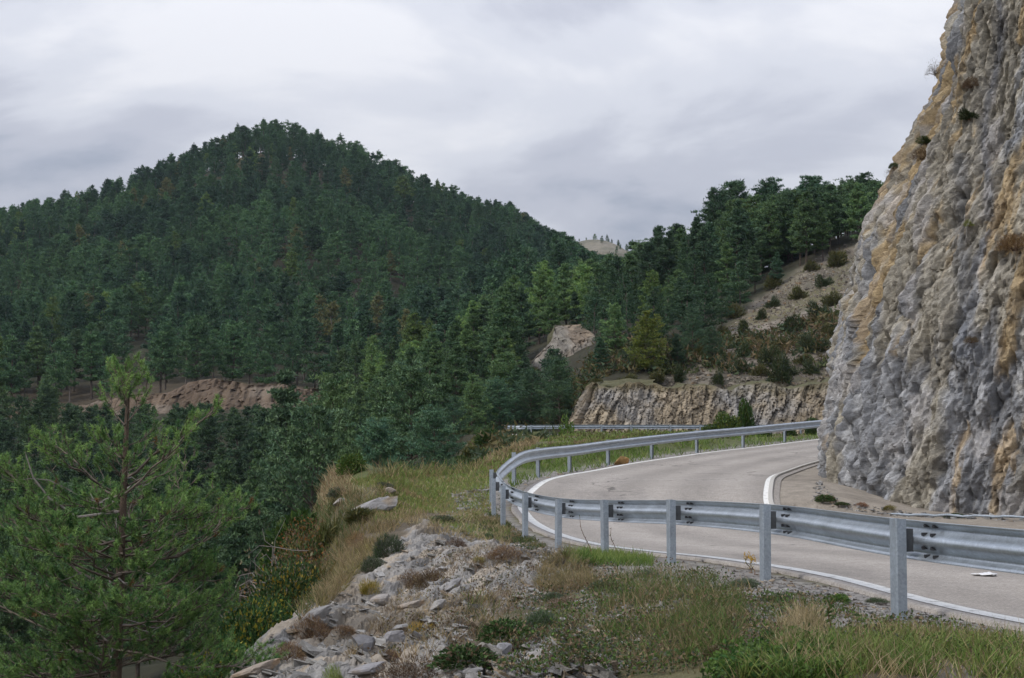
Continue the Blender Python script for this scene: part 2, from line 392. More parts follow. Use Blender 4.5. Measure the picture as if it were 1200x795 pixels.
# polar grid, fine where the lens looks
fine = np.arange(-math.radians(21.5), math.radians(21.5), .0011)
out = np.radians(21.5 + (np.linspace(0, 1, 46)[1:] ** 1.7) * (180 - 21.5))
PHI = np.concatenate([-out[::-1], fine, out])
LR = np.concatenate([np.log(np.linspace(.4, 6.2, 26))[:-1], np.arange(math.log(6.2), math.log(40), .0036), np.arange(math.log(40), math.log(75), .006), np.arange(math.log(75), math.log(300), .008), np.arange(math.log(300), math.log(1000), .012), np.linspace(math.log(1000), math.log(6000), 40)])
RR = np.exp(LR); GX = RR[:, None] * np.sin(PHI)[None]; GY = RR[:, None] * np.cos(PHI)[None]
GZ = base_height(GX, GY)
GZ[:, 0] = GZ[:, -1] = .5 * (GZ[:, 0] + GZ[:, -1])
q1, z1 = near_rail(GX, GY, R1); q2, z2 = near_rail(GX, GY, R2r)
SOFT = 1.6
w1 = sstep(-2.6, -.9, q1) * (1 - sstep(13.0, 16.0, q1)); w1 = np.where(np.abs(q1) > 40, 0, w1)
w2 = sstep(-4.4, -1.9, q2) * (1 - sstep(6.6, 7.2, q2)); w2 = np.where(np.abs(q2) > 40, 0, w2) * sstep(-13, -5, GX)
GZ = lerp(GZ, z2 - .03, w2); zt = z1 - .03 - np.maximum(z1 + 1.42, 0) * sstep(6.8, 10.5, q1) * (1 - sstep(34, 42, GY)) * (GY > 5)
GZ = lerp(GZ, zt, w1)
bt = ((GX > 3) & (GX < 40) & (GY > 121) & (GY < 140)).astype(float)
GZ = np.where(bt * (GY < 132.5) > 0, np.minimum(GZ, z2 * 0 + 1.2 + .9 * sstep(130, 132.5, GY)), GZ)
GZ = np.where(bt * (GY >= 132.5) > 0, np.minimum(GZ, 2.1 + 4.2 * sstep(132.5, 135, GY) + (GZ - 6.3) * sstep(134, 140, GY)), GZ)
bw = sstep(-7, -2, GX) * (GX < 36) * sstep(64, 70, GY) * (1 - sstep(115.5, 119.6, GY)) * (w1 < .02)
GZ = lerp(GZ, np.minimum(GZ, 13.0 / F * GY - .05), bw)
# gentle unevenness that fades on the road and grows with distance
off1 = 1 - sstep(-1.4, -.5, q1) * (1 - sstep(6.4, 7.4, q1) * .5) * (np.abs(q1) < 40); off2 = 1 - sstep(-7.0, -1.2, q2) * (1 - sstep(6.0, 6.6, q2)) * (np.abs(q2) < 40)
offr = off1 * off2
amp = np.interp(RR, [5, 20, 60, 150, 400, 900], [.05, .09, .25, .7, 2.0, 4.0])[:, None]
wl = np.interp(RR, [5, 20, 60, 150, 400, 900], [1.0, 2.0, 6, 14, 40, 90])[:, None]
GZ = GZ + offr * .09 * fbm(GX / 1.7, GY / 1.7, seed=3, oct=4) * (RR[:, None] < 90) + offr * (1 - bw) * (1 - bt) * sstep(45, 90, RR)[:, None] * 1.0 * fbm(GX / 15, GY / 15, seed=5) + offr * sstep(220, 350, RR)[:, None] * 3.0 * fbm(GX / 55, GY / 55, seed=6)

lim = 12.6 / F * GY + .36 * sstep(113, 119.4, GY); GZ = lerp(GZ, np.minimum(GZ, lim), sstep(-7, -2, GX) * (GX < 36) * sstep(64, 70, GY) * (GY < 119.6) * (w1 < .02))
# ground cover masks, laid out by the areas seen on the bank
GPX, GPY = proj(GX, GY, GZ)
def inpoly(px, py, poly):
    c = np.zeros(px.shape, bool); poly = np.asarray(poly, float); j = len(poly) - 1
    for i in range(len(poly)):
        xi, yi = poly[i]; xj, yj = poly[j]
        c ^= ((yi > py) != (yj > py)) & (px < (xj - xi) * (py - yi) / (yj - yi + 1e-12) + xi); j = i
    return c
POLY_ROCK = [(455, 640), (500, 612), (560, 618), (640, 640), (690, 652), (672, 680), (625, 705), (570, 735), (520, 765), (540, 800), (250, 820), (262, 790), (330, 735), (385, 690), (420, 660)]
POLY_ROCK2 = [(520, 800), (560, 765), (600, 745), (650, 752), (720, 775), (720, 800)]
POLY_DRY = [(1000, 690), (1100, 715), (1210, 740), (1210, 775), (1040, 742), (960, 720), (900, 735), (850, 700), (890, 680)]
wob = 14 * fbm(GX * 1.1, GY * 1.1, seed=21); wob2 = 14 * fbm(GX * 1.1 + 50, GY * 1.1, seed=22)
nearm = (RR < 60)[:, None] & (np.abs(PHI) < .4)[None]
front = GY > 1
rock = (inpoly(GPX + wob, GPY + wob2, POLY_ROCK) | inpoly(GPX + wob, GPY + wob2, POLY_ROCK2)) & nearm & front & (off1 > .5)
# soften
def soft(m, k=3):
    m = m.astype(float)
    for _ in range(k):
        m[1:-1] = (m[:-2] + 2 * m[1:-1] + m[2:]) / 4; m[:, 1:-1] = (m[:, :-2] + 2 * m[:, 1:-1] + m[:, 2:]) / 4
    return m
rock = soft(rock, 4)
gravel = soft(inpoly(GPX + wob, GPY + wob2, POLY_DRY) & nearm & front, 3)
shoulder = sstep(-1.5, -.8, q1) * (1 - sstep(.3, .5, q1)) * (np.abs(q1) < 40)
# slab-like ledges on the rocky bank: cells drawn out along the bedding
ca, sa = math.cos(math.radians(-11)), math.sin(math.radians(-11))
a_ = GX * ca + GY * sa; b_ = -GX * sa + GY * ca
wv = .25 * fbm(GX * 1.5, GY * 1.5, seed=30)
f1, r1, e1 = facets((a_ + wv) / .55, (b_ + wv) / 1.5, 41, 1.5)
f2, r2, e2 = facets((a_ + wv * .5) / .16, (b_ + wv * .5) / .5, 42, 1.4)
f3, r3, e3 = facets(a_ / .06, b_ / .12, 43, 1.2)
k1_, r1, e1 = chips((a_ + 1.3 * wv - .25 * b_) / .42, (b_ + wv) / 1.5, 41, 1.2); k2_, r2, e2 = chips((a_ + wv * .6 - .2 * b_) / .15, (b_ + wv * .5) / .5, 42, 1.3); k3_, r3, e3 = chips((a_ - .2 * b_) / .06, b_ / .15, 43, 1.3)
GZ = GZ + rock * (.21 * k1_ + .085 * k2_ + .03 * k3_ + .05 * (np.mod((a_ - .2 * b_ + 1.2 * wv) / .27, 1.0) - .5) * (.5 + .5 * fbm(GX, GY * .4, seed=59)) + .06) + (gravel * .6 + shoulder * .4) * off1 * .02 * f3
# colours
def rgb(*c): return np.array(c, float)
def mixcol(C, m, c): return C + (np.asarray(c) - C) * m[..., None]
sh = GX.shape
nz = fbm(GX * .9, GY * .9, seed=50); nz2 = fbm(GX * .07, GY * .07, seed=51)
C = np.zeros(sh + (3,)) + rgb(.115, .092, .062)
C = mixcol(C, sstep(-.1, .35, nz) * .7, rgb(.13, .125, .055))
rc = rgb(.315, .30, .28) * (.62 + .5 * r1[..., None] * .6 + .3 * r2[..., None])
rc = lerp(rc, rc * rgb(1.12, .98, .80), sstep(.55, .8, r2)[..., None] * .8)
soilm = rock * sstep(.0, .35, fbm(GX * .8, GY * .5, seed=58)) * .75
C = C + (rc - C) * rock[..., None]; C = mixcol(C, soilm, rgb(.20, .165, .12))
gc = rgb(.27, .255, .24) * (.75 + .5 * r3[..., None]); C = C + (gc - C) * np.clip(gravel * .8 + shoulder * .75, 0, .9)[..., None]
# hills
far = sstep(55, 85, RR)[:, None] * np.ones(sh); ffl = rgb(.036, .034, .020)
C = mixcol(C, far, ffl)
C = mixcol(C, far * sstep(.05, .4, nz2) * .5, rgb(.035, .042, .020))
scree = soft(inpoly(GPX + 10 * nz2, GPY + 10 * nz, [(740, 470), (800, 430), (850, 385), (900, 345), (960, 300), (1010, 285), (1010, 455)]) & ((RR > 122) & (RR < 200))[:, None], 3)
screen = sstep(-.45, .25, fbm(GX * .25, GY * .25, seed=52))
C = mixcol(C, scree * (.45 + .55 * screen), rgb(.215, .185, .15)); C = mixcol(C, scree * sstep(.1, .4, fbm(GX * .12, GY * .12, seed=57)) * .65, rgb(.11, .10, .045))
dirtm = soft(inpoly(GPX + 8 * nz2, GPY + 4 * nz, [(-50, 482), (-50, 452), (60, 452), (130, 450), (200, 447), (300, 447), (385, 456), (392, 478), (300, 480), (150, 484)]) & ((RR > 225) & (RR < 330))[:, None], 2)
C = mixcol(C, dirtm * .9, rgb(.085, .066, .045))
bare = soft(inpoly(GPX, GPY, [(655, 300), (670, 272), (720, 268), (760, 300)]) & ((RR > 700) & (RR < 1000))[:, None], 2)
C = mixcol(C, bare, rgb(.20, .18, .14)); C = mixcol(C, bare * sstep(-.1, .3, fbm(GX * .06, GY * .06, seed=54)) * .6, rgb(.07, .075, .04))
peakm = np.exp(-(((GPX - 292) / 16) ** 2 + ((GPY - 186) / 10) ** 2)) * ((RR > 500) & (RR < 700))[:, None]
C = mixcol(C, np.clip(peakm, 0, 1) * .9, rgb(.15, .125, .06))
verge = (sstep(-9, -4, q1) * (1 - sstep(-.9, -.5, q1)) * (GY > 33)) * (np.abs(q1) < 40)
C = mixcol(C, np.clip(verge, 0, 1) * .8, rgb(.095, .115, .035))
between = ((GY > 52) & (GY < 121) & (GX > -6) & (GX < 34) & (q2 < -.4)).astype(float)
C = mixcol(C, between * .8, rgb(.115, .105, .05))
# dirt lay-by between the inner line and the cliff
lay = sstep(5.9, 6.3, q1) * (1 - sstep(12.5, 14, q1)) * (np.abs(q1) < 40) * (GY > 5)
C = mixcol(C, lay, rgb(.30, .262, .215) * 1.0); C = mixcol(C, lay * sstep(.1, .3, nz) * .5, rgb(.19, .165, .135))

nr, nc = sh
V = np.stack([GX, GY, GZ], -1)
def grid_faces(r0, r1, nc, wrap=True):
    i = np.arange(r1 - r0 - 1)[:, None] * nc; j = np.arange(nc - 1)[None]
    return np.stack([i + j, i + j + 1, i + nc + j + 1, i + nc + j], -1).reshape(-1, 4)
V[:, -1] = V[:, 0]
ksp = int(np.searchsorted(RR, 78))
g = mesh('ground', V[:ksp + 1].reshape(-1, 3), [grid_faces(0, ksp + 1, nc)], C[:ksp + 1].reshape(-1, 3), None, False, [M['ground']])
tag(link('ground', g), kind='structure')
g = mesh('hills', V[ksp:].reshape(-1, 3), [grid_faces(ksp, nr, nc)], C[ksp:].reshape(-1, 3), None, True, [M['hill']])
tag(link('hills', g), kind='structure')
def H(x, y):
    x, y = np.asarray(x, float), np.asarray(y, float)
    ph = np.interp(np.arctan2(x, y), PHI, np.arange(nc)); lr = np.interp(np.log(np.sqrt(x * x + y * y) + 1e-6), LR, np.arange(nr))
    i = np.clip(lr.astype(int), 0, nr - 2); j = np.clip(ph.astype(int), 0, nc - 2); a, b = lr - i, ph - j
    return (GZ[i, j] * (1 - b) + GZ[i, j + 1] * b) * (1 - a) + (GZ[i + 1, j] * (1 - b) + GZ[i + 1, j + 1] * b) * a
def hit(px, py, d0=6.0, d1=90.0, n=260):
    """where the sight lines through px, py first meet the ground"""
    px, py = np.atleast_1d(np.asarray(px, float)), np.atleast_1d(np.asarray(py, float))
    x, y, z = ray(px, py); d = np.exp(np.linspace(math.log(d0), math.log(d1), n)); ok = np.zeros(len(px), bool); D = np.full(len(px), d1)
    prev = np.full(len(px), 1.0)
    for k in range(n):
        t = d[k] / y; g = z * t - H(x * t, y * t); m = (~ok) & (g <= 0)
        if k: 
            f = prev / (prev - g + 1e-12); D = np.where(m, d[k - 1] + (d[k] - d[k - 1]) * np.clip(f, 0, 1), D)
        ok |= m; prev = g
    t = D / y; X, Y = x * t, y * t
    return np.stack([X, Y, H(X, Y)], 1), ok
print('terrain', round(time.time() - T0, 1))

# ------------------------------------------------------------------ roads and lines
def ribbon(C, q0, q1, nq, dz, name, m, crown=0.0, a=0, b=None):
    P = C[a:b]; T = unit(np.gradient(P[:, :2], axis=0)); Nn = np.stack([T[:, 1], -T[:, 0]], 1)
    q = np.linspace(q0, q1, nq)
    if name == 'road': q = np.concatenate([[q0 - .02, q0, q0 + .05], np.linspace(q0 + .14, q1 - .1, nq), [q1]]); nq = len(q)
    V = np.zeros((len(P), nq, 3))
    V[:, :, :2] = P[:, None, :2] + Nn[:, None] * q[None, :, None]; V[:, :, 2] = P[:, None, 2] + dz + crown * (1 - ((q - (q0 + q1) / 2) / ((q1 - q0) / 2)) ** 2)[None]
    if name == 'road':
        e = .06 * fbm(S1[a:b] * 1.5 if C is R1 else np.arange(len(P)) * 1.0, np.zeros(len(P)), seed=60)
        V[:, :2, :2] += (Nn * e[:, None])[:, None]; V[:, 1, 2] -= .012; V[:, 0, 2] -= .5; V[:, -1, 2] -= .02
    i = np.arange(len(P) - 1)[:, None] * nq; j = np.arange(nq - 1)[None]
    f = np.stack([i + j, i + nq + j, i + nq + j + 1, i + j + 1], -1).reshape(-1, 4)[:, ::-1]
    o = link(name, mesh(name, V.reshape(-1, 3), [f], None, {'q': np.tile(q, len(P))}, True, [m]))
    return tag(o, kind='structure')
ribbon(R1, .45, 6.35, 14, .012, 'road', M['asphalt'])
RB = R2r[:int(np.argmax((R2r[:, 0] < -3.0) & (R2r[:, 1] > 122)))]
ribbon(RB, .4, 5.9, 10, .012, 'road', M['asphalt'])
ribbon(R1, .58, .75, 3, .017, 'road_line', M['paint'])
ribbon(R1, 5.99, 6.10, 3, .017, 'road_line', M['paint'])
ribbon(RB, .7, .82, 3, .017, 'road_line', M['paint'])
# low concrete channel edge on the inside of the bend
def kerb():
    i0 = int(np.argmin(np.linalg.norm(R1 - PP[3], axis=1))); i1 = int(np.argmin(np.linalg.norm(R1 - PP[16], axis=1)))
    P = R1[i0:i1]; T = unit(np.gradient(P[:, :2], axis=0)); Nn = np.stack([T[:, 1], -T[:, 0]], 1)
    prof = np.array([(6.10, -.05), (6.10, .05), (6.115, .062), (6.19, .062), (6.20, .05), (6.20, -.06)])
    V = np.zeros((len(P), 6, 3)); V[:, :, :2] = P[:, None, :2] + Nn[:, None] * prof[None, :, :1]; V[:, :, 2] = P[:, None, 2] + prof[None, :, 1]
    i = np.arange(len(P) - 1)[:, None] * 6; j = np.arange(5)[None]
    f = np.stack([i + j, i + j + 1, i + 6 + j + 1, i + 6 + j], -1).reshape(-1, 4)
    tag(link('kerb', mesh('kerb', V.reshape(-1, 3), [f], None, None, False, [M['concrete']])), kind='structure')
kerb()

# ------------------------------------------------------------------ guardrails
W_PROF = np.array([(.022, -.156), (.018, -.150), (.050, -.128), (.078, -.112), (.083, -.097), (.080, -.082), (.050, -.052), (.016, -.030), (.004, -.014), (.002, 0),
                   (.004, .014), (.016, .030), (.050, .052), (.080, .082), (.083, .097), (.078, .112), (.050, .128), (.018, .150), (.022, .156)])
def guardrail(course, post_pts, name, label, top, height=.75, lap=.18, gap=.10, bolts=True, fine=.22, side=1):
    root = tag(empty(name, tuple(post_pts[len(post_pts) // 2])), label, 'guardrail')
    o0 = np.array(post_pts[len(post_pts) // 2]); D, s = course
    T_ = unit(np.gradient(D[:, :2], axis=0))
    sp_ = np.array([s[np.argmin((D[:, 0] - p[0]) ** 2 + (D[:, 1] - p[1]) ** 2)] for p in post_pts])
    def P(t): return np.stack([np.interp(t, s, D[:, k]) for k in range(3)], -1)
    def Nr(t):
        tx = np.interp(t, s, T_[:, 0]); ty = np.interp(t, s, T_[:, 1]); v = unit(np.stack([tx, ty], -1)); return np.stack([v[..., 1], -v[..., 0]], -1) * side, v
    rngl = np.random.default_rng(5)
    zc = height - .156
    for k in range(len(sp_) - 1):
        a, b = sp_[k] - lap, sp_[k + 1] + lap; m = max(4, int((b - a) / fine)); t = np.linspace(a, b, m); p = P(t); nn, tt = Nr(t)
        lift = .0025 * (k % 2)
        prof = W_PROF
        MBm = MB(); th = .004
        def sheet(off):
            Vv = np.zeros((m, len(prof), 3)); Vv[:, :, :2] = p[:, None, :2] + nn[:, None] * (gap + lift + prof[None, :, :1] + off); Vv[:, :, 2] = p[:, None, 2] + zc + prof[None, :, 1]
            return Vv
        A_, B_ = sheet(0), sheet(th); npf = len(prof)
        i = np.arange(m - 1)[:, None] * npf; j = np.arange(npf - 1)[None]
        f = np.stack([i + j, i + j + 1, i + npf + j + 1, i + npf + j], -1).reshape(-1, 4)
        Vv = np.concatenate([A_.reshape(-1, 3), B_.reshape(-1, 3)]) - o0; o = m * npf
        e = []
        for i_ in range(m - 1):
            for jj in (0, npf - 1):
                e.append((i_ * npf + jj, (i_ + 1) * npf + jj, o + (i_ + 1) * npf + jj, o + i_ * npf + jj))
        for jj in range(npf - 1):
            for ii in (0, m - 1): e.append((ii * npf + jj, ii * npf + jj + 1, o + ii * npf + jj + 1, o + ii * npf + jj))
        MBm.add(Vv, [f[:, ::-1] if side > 0 else f, (f + o) if side > 0 else (f + o)[:, ::-1]]); e = np.array(e); MBm.add(Vv[e].reshape(-1, 3), [np.arange(e.size).reshape(-1, 4)])
        bm_ = link('beam', MBm.mesh('beam', [M['beam']], True), root)
        if bolts and post_pts[k + 1][1] < 33 and post_pts[k + 1][1] > 9:
            for tb in (sp_[k + 1] - .16, sp_[k + 1] - .30):
                for hz, tz in ((.118, .070), (.052, .050), (-.052, .050), (-.118, .070)):
                    pb = P(np.array([tb]))[0]; nb, tv = Nr(np.array([tb])); nb = nb[0]; c0 = np.array([*(pb[:2] + nb * (gap + tz - .032)), pb[2] + zc + hz]) - o0
                    b1 = MB(); b1.tube([c0, c0 + np.array([*(nb * .045), 0])], .015, 6, (1, 1, 1), True); link('bolt', b1.mesh('bolt', [M['bolt']]), bm_)
    for k in range(len(sp_)):
        p = P(np.array([sp_[k]]))[0]; nn, tt = Nr(np.array([sp_[k]])); nn, tt = nn[0], tt[0]; hh = height + .0 + rngl.uniform(-.012, .012)
        # open C-section post, closed face toward the bank
        lean = rngl.uniform(-.012, .012, 2)
        o2 = np.array([(.03, -.062), (.03, -.055), (-.05, -.055), (-.05, .055), (.03, .055), (.03, .062), (-.046, .062), (-.057, .052), (-.057, -.052), (-.046, -.062)])
        Vv = []
        for z in (-.35, hh):
            for a, b in o2:
                Vv.append((p[0] + nn[0] * a + tt[0] * b + lean[0] * max(z, 0), p[1] + nn[1] * a + tt[1] * b + lean[1] * max(z, 0), p[2] + z))
        Vv = np.array(Vv) - o0; kk = len(o2); q = np.array([(i, (i + 1) % kk, kk + (i + 1) % kk, kk + i) for i in range(kk)])
        caps = np.array([[kk + 0, kk + 1, kk + 2, kk + 7], [kk + 7, kk + 8, kk + 2, kk + 2]][:0]).reshape(0, 4)
        b = MB(); b.add(Vv, [q, np.array([[kk + i for i in range(kk)]])])
        po = link('post', b.mesh('post', [M['post']]), root)
        b = MB()   # spacer block between post and beam
        b.box(np.array([*(p[:2] + nn * (gap / 2 + .012)), p[2] + zc]) - o0, [[nn[0], nn[1], 0], [tt[0], tt[1], 0], [0, 0, 1]], (gap / 2 - .014, .05, .09))
        link('spacer', b.mesh('spacer', [M['dark']]), root)
    return root
allp = np.vstack([PRE[1:], PP, RAIL_END[-2:]])
guardrail(D1, allp, 'guardrail', 'long galvanised guardrail curving round the outside of the bend on steel posts', None)
# second rail stands on the camera side of the upper road
D2r = (R2r, np.concatenate([[0], np.cumsum(np.linalg.norm(np.diff(R2r[:, :2], axis=0), axis=1))]))
i0 = int(np.argmin(np.linalg.norm(R2r - at(592, 509.5, 121), axis=1))); i0 = i0 + 2
sel = [R2r[i] for i in range(i0, len(R2r)) if True]
ss = D2r[1]; tt_ = np.arange(ss[i0] - 34, ss[i0] + .1, 2.7)
pp2 = np.stack([np.interp(tt_, ss, R2r[:, k]) for k in range(3)], 1)
guardrail(D2r, pp2, 'guardrail', 'distant short guardrail on the upper road before the layered rock cutting', None, bolts=False, fine=.7)

# ------------------------------------------------------------------ cliff and cuttings
def rock_face(name, base, htop, lean, step, hstep, layers, colour, mats, h0=-.8, cap=20.0, caprise=.25, strat=None, bulge=0.0, seed=0, capn=14, tv2=None):
    P, s, _ = spline(base, step); T_ = unit(np.gradient(P[:, :2], axis=0))
    for _ in range(6):
        T_[1:-1] = unit(T_[:-2] + T_[1:-1] * 2 + T_[2:])
    IN = np.stack([-T_[:, 1], T_[:, 0]], 1)
    Ht = htop(s / s[-1], P); nh = int((Ht.max() - h0) / hstep) + 1; v = np.linspace(0, 1, nh)
    hh = h0 + v[:, None] * (Ht[None] - h0); ss_ = np.broadcast_to(s[None], hh.shape)
    wu = .35 * fbm(ss_ * .8, hh * .5, seed=seed + 1); wv_ = (.35 if tv2 is None else .8) * fbm(ss_ * (.8 if tv2 is None else 1.6) + 40, hh * .5, seed=seed + 2)
    disp = np.zeros(hh.shape); rvs = []; es = []
    k1 = strat if strat else 0.0
    for li, (lu, lv, am, ti, sd) in enumerate(layers):
        k1 = (strat if strat else 0.0) + ((-.1, -.25, .12, -.1)[li] if tv2 is not None else 0)
        if tv2 is None:
            f, rv, e = facets((ss_ + wu * lu + k1 * hh) / lu, (hh + wv_ * lv) / lv, seed + sd, ti, .18 if am > .15 else .6); disp += am * f - am * .38 * (1 - sstep(0, .09, e))
        else: f, rv, e = chips((ss_ + wu * lu + k1 * hh) / lu, (hh + wv_ * lv * .5) / lv, seed + sd, ti); disp += am * f
        rvs.append(rv); es.append(e)
    if tv2 is not None: disp -= disp.mean() - .06
    disp += bulge * fbm(ss_ / 4.5, hh / 6.0, seed=seed + 9, oct=3) + .03 * fbm(ss_ * 6, hh * 4, seed=seed + 10, oct=3)
    fade = np.minimum(1, (1 - v)[:, None] * 12 + .25)
    le = lean(hh, s / s[-1]) - disp * fade
    X = P[None, :, 0] + IN[None, :, 0] * le; Y = P[None, :, 1] + IN[None, :, 1] * le; Z = P[None, :, 2] + hh
    Cc = colour(X, Y, Z, ss_, hh, rvs, es)
    # top: runs back into the hill
    tc = (np.linspace(0, 1, capn + 1)[1:] ** 1.6)[:, None]
    lx = le[-1][None] + tc * cap; Xc = P[None, :, 0] + IN[None, :, 0] * lx; Yc = P[None, :, 1] + IN[None, :, 1] * lx; Zc = Z[-1][None] + caprise * tc * cap + .25 * fbm(Xc, Yc, seed=seed + 11)
    X, Y, Z = np.vstack([X, Xc]), np.vstack([Y, Yc]), np.vstack([Z, Zc]); Cc = np.concatenate([Cc, np.zeros(Xc.shape + (3,)) + rgb(.10, .095, .05)])
    m, nn = X.shape; i = np.arange(m - 1)[:, None] * nn; j = np.arange(nn - 1)[None]
    f = np.stack([i + j, i + j + 1, i + nn + j + 1, i + nn + j], -1).reshape(-1, 4)
    o = link(name, mesh(name, np.stack([X, Y, Z], -1).reshape(-1, 3), [f], Cc.reshape(-1, 3), None, False, mats))
    return tag(o, kind='structure'), (X, Y, Z)
BL = lambda px, py, GX_, GY_: np.exp(-((px) / GX_) ** 2 - ((py) / GY_) ** 2)
def cliff_col(X, Y, Z, s, h, rvs, es):
    px, py = proj(X, Y, Z)
    g = rgb(.285, .29, .30) * (.52 + .34 * rvs[1][..., None] + .40 * rvs[2][..., None] + .2 * rvs[3][..., None])
    g = mixcol(g, sstep(.72, .9, rvs[2]) * .75, rgb(.43, .43, .43))
    warm = rgb(.355, .315, .235) * (.5 + .4 * rvs[1][..., None] + .4 * rvs[2][..., None] + .2 * rvs[3][..., None])
    och = rgb(.385, .262, .11) * (.5 + .35 * rvs[1][..., None] + .4 * rvs[2][..., None] + .2 * rvs[3][..., None])
    sk = s - .18 * h; n1 = fbm(sk * 1.0, h * .17, seed=71, oct=5); n2 = fbm(sk * 1.9, h * .24 + 7, seed=72, oct=5)
    wm = sstep(-.05, .25, n1 + .30 * BL(px - 1095, py - 150, 70, 190) + .15 * BL(px - 1180, py - 150, 70, 220) - .28 * BL(px - 1080, py - 520, 150, 110) + (rvs[1] - .5) * .35)
    om = sstep(.14, .40, n2 + .25 * BL(px - 1085, py - 300, 35, 80) + .42 * BL(px - 1182, py - 275, 28, 70) + .42 * BL(px - 1166, py - 555, 9, 45) + .35 * BL(px - 1015, py - 375, 20, 35)
              + .2 * BL(px - 1110, py - 130, 40, 130) - .35 * BL(px - 1060, py - 540, 90, 90) - .25 * BL(px - 985, py - 420, 22, 200) + (rvs[1] - .5) * .4 + (rvs[2] - .5) * .2)
    c = g + (warm - g) * wm[..., None] * .75; c = c + (och - c) * om[..., None] * .62
    # dark blue-grey seam running down the face
    sx = 1166 + (py - 60) * -.07 + 6 * np.sin(py / 31.0)
    c = mixcol(c, np.exp(-((px - sx) / 6.0) ** 2) * (py < 260) * .75, rgb(.13, .14, .165))
    c = mixcol(c, np.exp(-((px - 1128 - (py - 300) * .02) / 11.0) ** 2) * ((py > 180) & (py < 420)) * .5, rgb(.16, .175, .205))
    c = mixcol(c, np.clip(sstep(.10, .0, es[1]) * .6 + sstep(.12, .0, es[2]) * .35, 0, .75), rgb(.085, .075, .062))
    c = mixcol(c, sstep(.22, .45, fbm(s * 1.3, h * .7, seed=75)) * .65, rgb(.42, .40, .385))
    return c
CB = np.array([.38, 0, 0]) + np.array([(25, 66, .4), (17.5, 58.5, .1), (12.6, 51.0, -.3), (9.8, 45.3, -.6), (8.2, 41.0, -.85), (7.72, 38.4, -1.0), (8.1, 36.3, -1.15), (9.3, 34.6, -1.25), (11.2, 33.0, -1.3), (13.6, 31.2, -1.3), (15.6, 28.5, -1.3), (16.4, 24, -1.3), (17.0, 18, -1.3), (18, 8, -1.3), (20, -6, -1.3)])
def clean(h, t): return np.interp(h, [-1, .8, 3, 5, 7, 9, 10.6, 12.4, 14, 17, 22], [-.1, .0, .25, .62, 1.3, 2.4, 3.1, 3.5, 4.4, 6.4, 9.9])
cliff_o, CLG = rock_face('cliff', CB, lambda t, P: np.interp(P[:, 1], [-6, 10, 25, 36, 46, 58, 66], [9, 13, 17.5, 18, 16, 11, 7]), clean, .04, .036,
    [(1.7, 4.6, .42, 1.2, 100), (.44, 1.7, .32, 1.6, 200), (.18, .55, .24, 1.8, 300), (.085, .19, .10, 1.8, 600)], cliff_col, [M['rock']], cap=26, caprise=.45, bulge=.3, tv2=.28, seed=400, strat=-.06)
def bank_col(X, Y, Z, s, h, rvs, es):
    g = rgb(.29, .275, .255) * (.45 + .55 * rvs[1][..., None] + .4 * rvs[2][..., None])
    w = rgb(.325, .27, .195) * (.42 + .55 * rvs[1][..., None] + .4 * rvs[2][..., None])
    n1 = fbm(s * .22, h * .35, seed=81); m = sstep(-.2, .25, n1 + .5 * np.exp(-(s - 9) ** 2 / 60.0))
    c = g + (w - g) * m[..., None]
    c = mixcol(c, sstep(.1, .0, es[1]) * .4, rgb(.08, .07, .055)); c = mixcol(c, sstep(2.9, 3.9, h + .8 * fbm(s * .6, h, seed=88)) * .85, rgb(.15, .125, .07))
    return c
b0 = lambda px, d: np.array([(px - 600) / F * d, d, 1.2])
BB = [at(690, 498, 141), at(672, 500, 134), at(670, 503, 129.5), at(690, 505, 128), at(740, 505, 127.6), at(800, 505, 127.8), at(860, 505, 128), at(930, 505, 128), at(1000, 505, 128), at(1080, 505, 128)]
rock_face('rock_bank', BB, lambda t, P: np.interp(t, [0, .1, .2, .35, .5, .7, 1], [2.0, 2.9, 3.5, 4.0, 4.1, 3.9, 3.9]) + 1.1 * fbm(P[:, 0] * .28, P[:, 1] * .2, seed=82), lambda h, t: np.interp(h, [-1, 0, 4.5], [-.3, 0, 2.0]), .11, .09,
    [(.9, 2.2, .4, 1.2, 300), (.30, 1.0, .24, 1.4, 100), (.13, .3, .10, 1.4, 200)], bank_col, [M['bankrock']], h0=-.8, cap=5.5, caprise=.05, strat=-.28, bulge=.5, seed=500)
def red_col(X, Y, Z, s, h, rvs, es):
    g = rgb(.22, .20, .17) * (.35 + .5 * rvs[1][..., None] + .55 * rvs[2][..., None])
    w = rgb(.22, .175, .13) * (.35 + .5 * rvs[1][..., None] + .55 * rvs[2][..., None])
    return g + (w - g) * sstep(-.1, .3, fbm(s * .3, h * .3, seed=83))[..., None]
OB = [at(592, 458, 164), at(610, 447, 164.5), at(640, 438, 165.5), at(668, 432, 166), at(700, 430, 167)]
for p in OB: p[2] = H(p[0], p[1]) - .6
rock_face('rock_outcrop', OB, lambda t, P: np.interp(t, [0, .15, .5, .8, 1], [.4, 1.0, 2.6, 4.2, 3.0]) + .5 * fbm(P[:, 0] * .4, P[:, 1] * .2, seed=84), lambda h, t: np.interp(h, [-1, 0, 1.6, 3.2, 4.2, 6], [-.3, 0, 1.6, 6, 8, 12.5]), .16, .14,
    [(1.3, 1.6, .7, 1.5, 300), (.5, .7, .42, 1.6, 100), (.2, .3, .16, 1.5, 200)], red_col, [M['bankrock']], h0=-.6, cap=2.5, caprise=-.35, bulge=.5, seed=520)
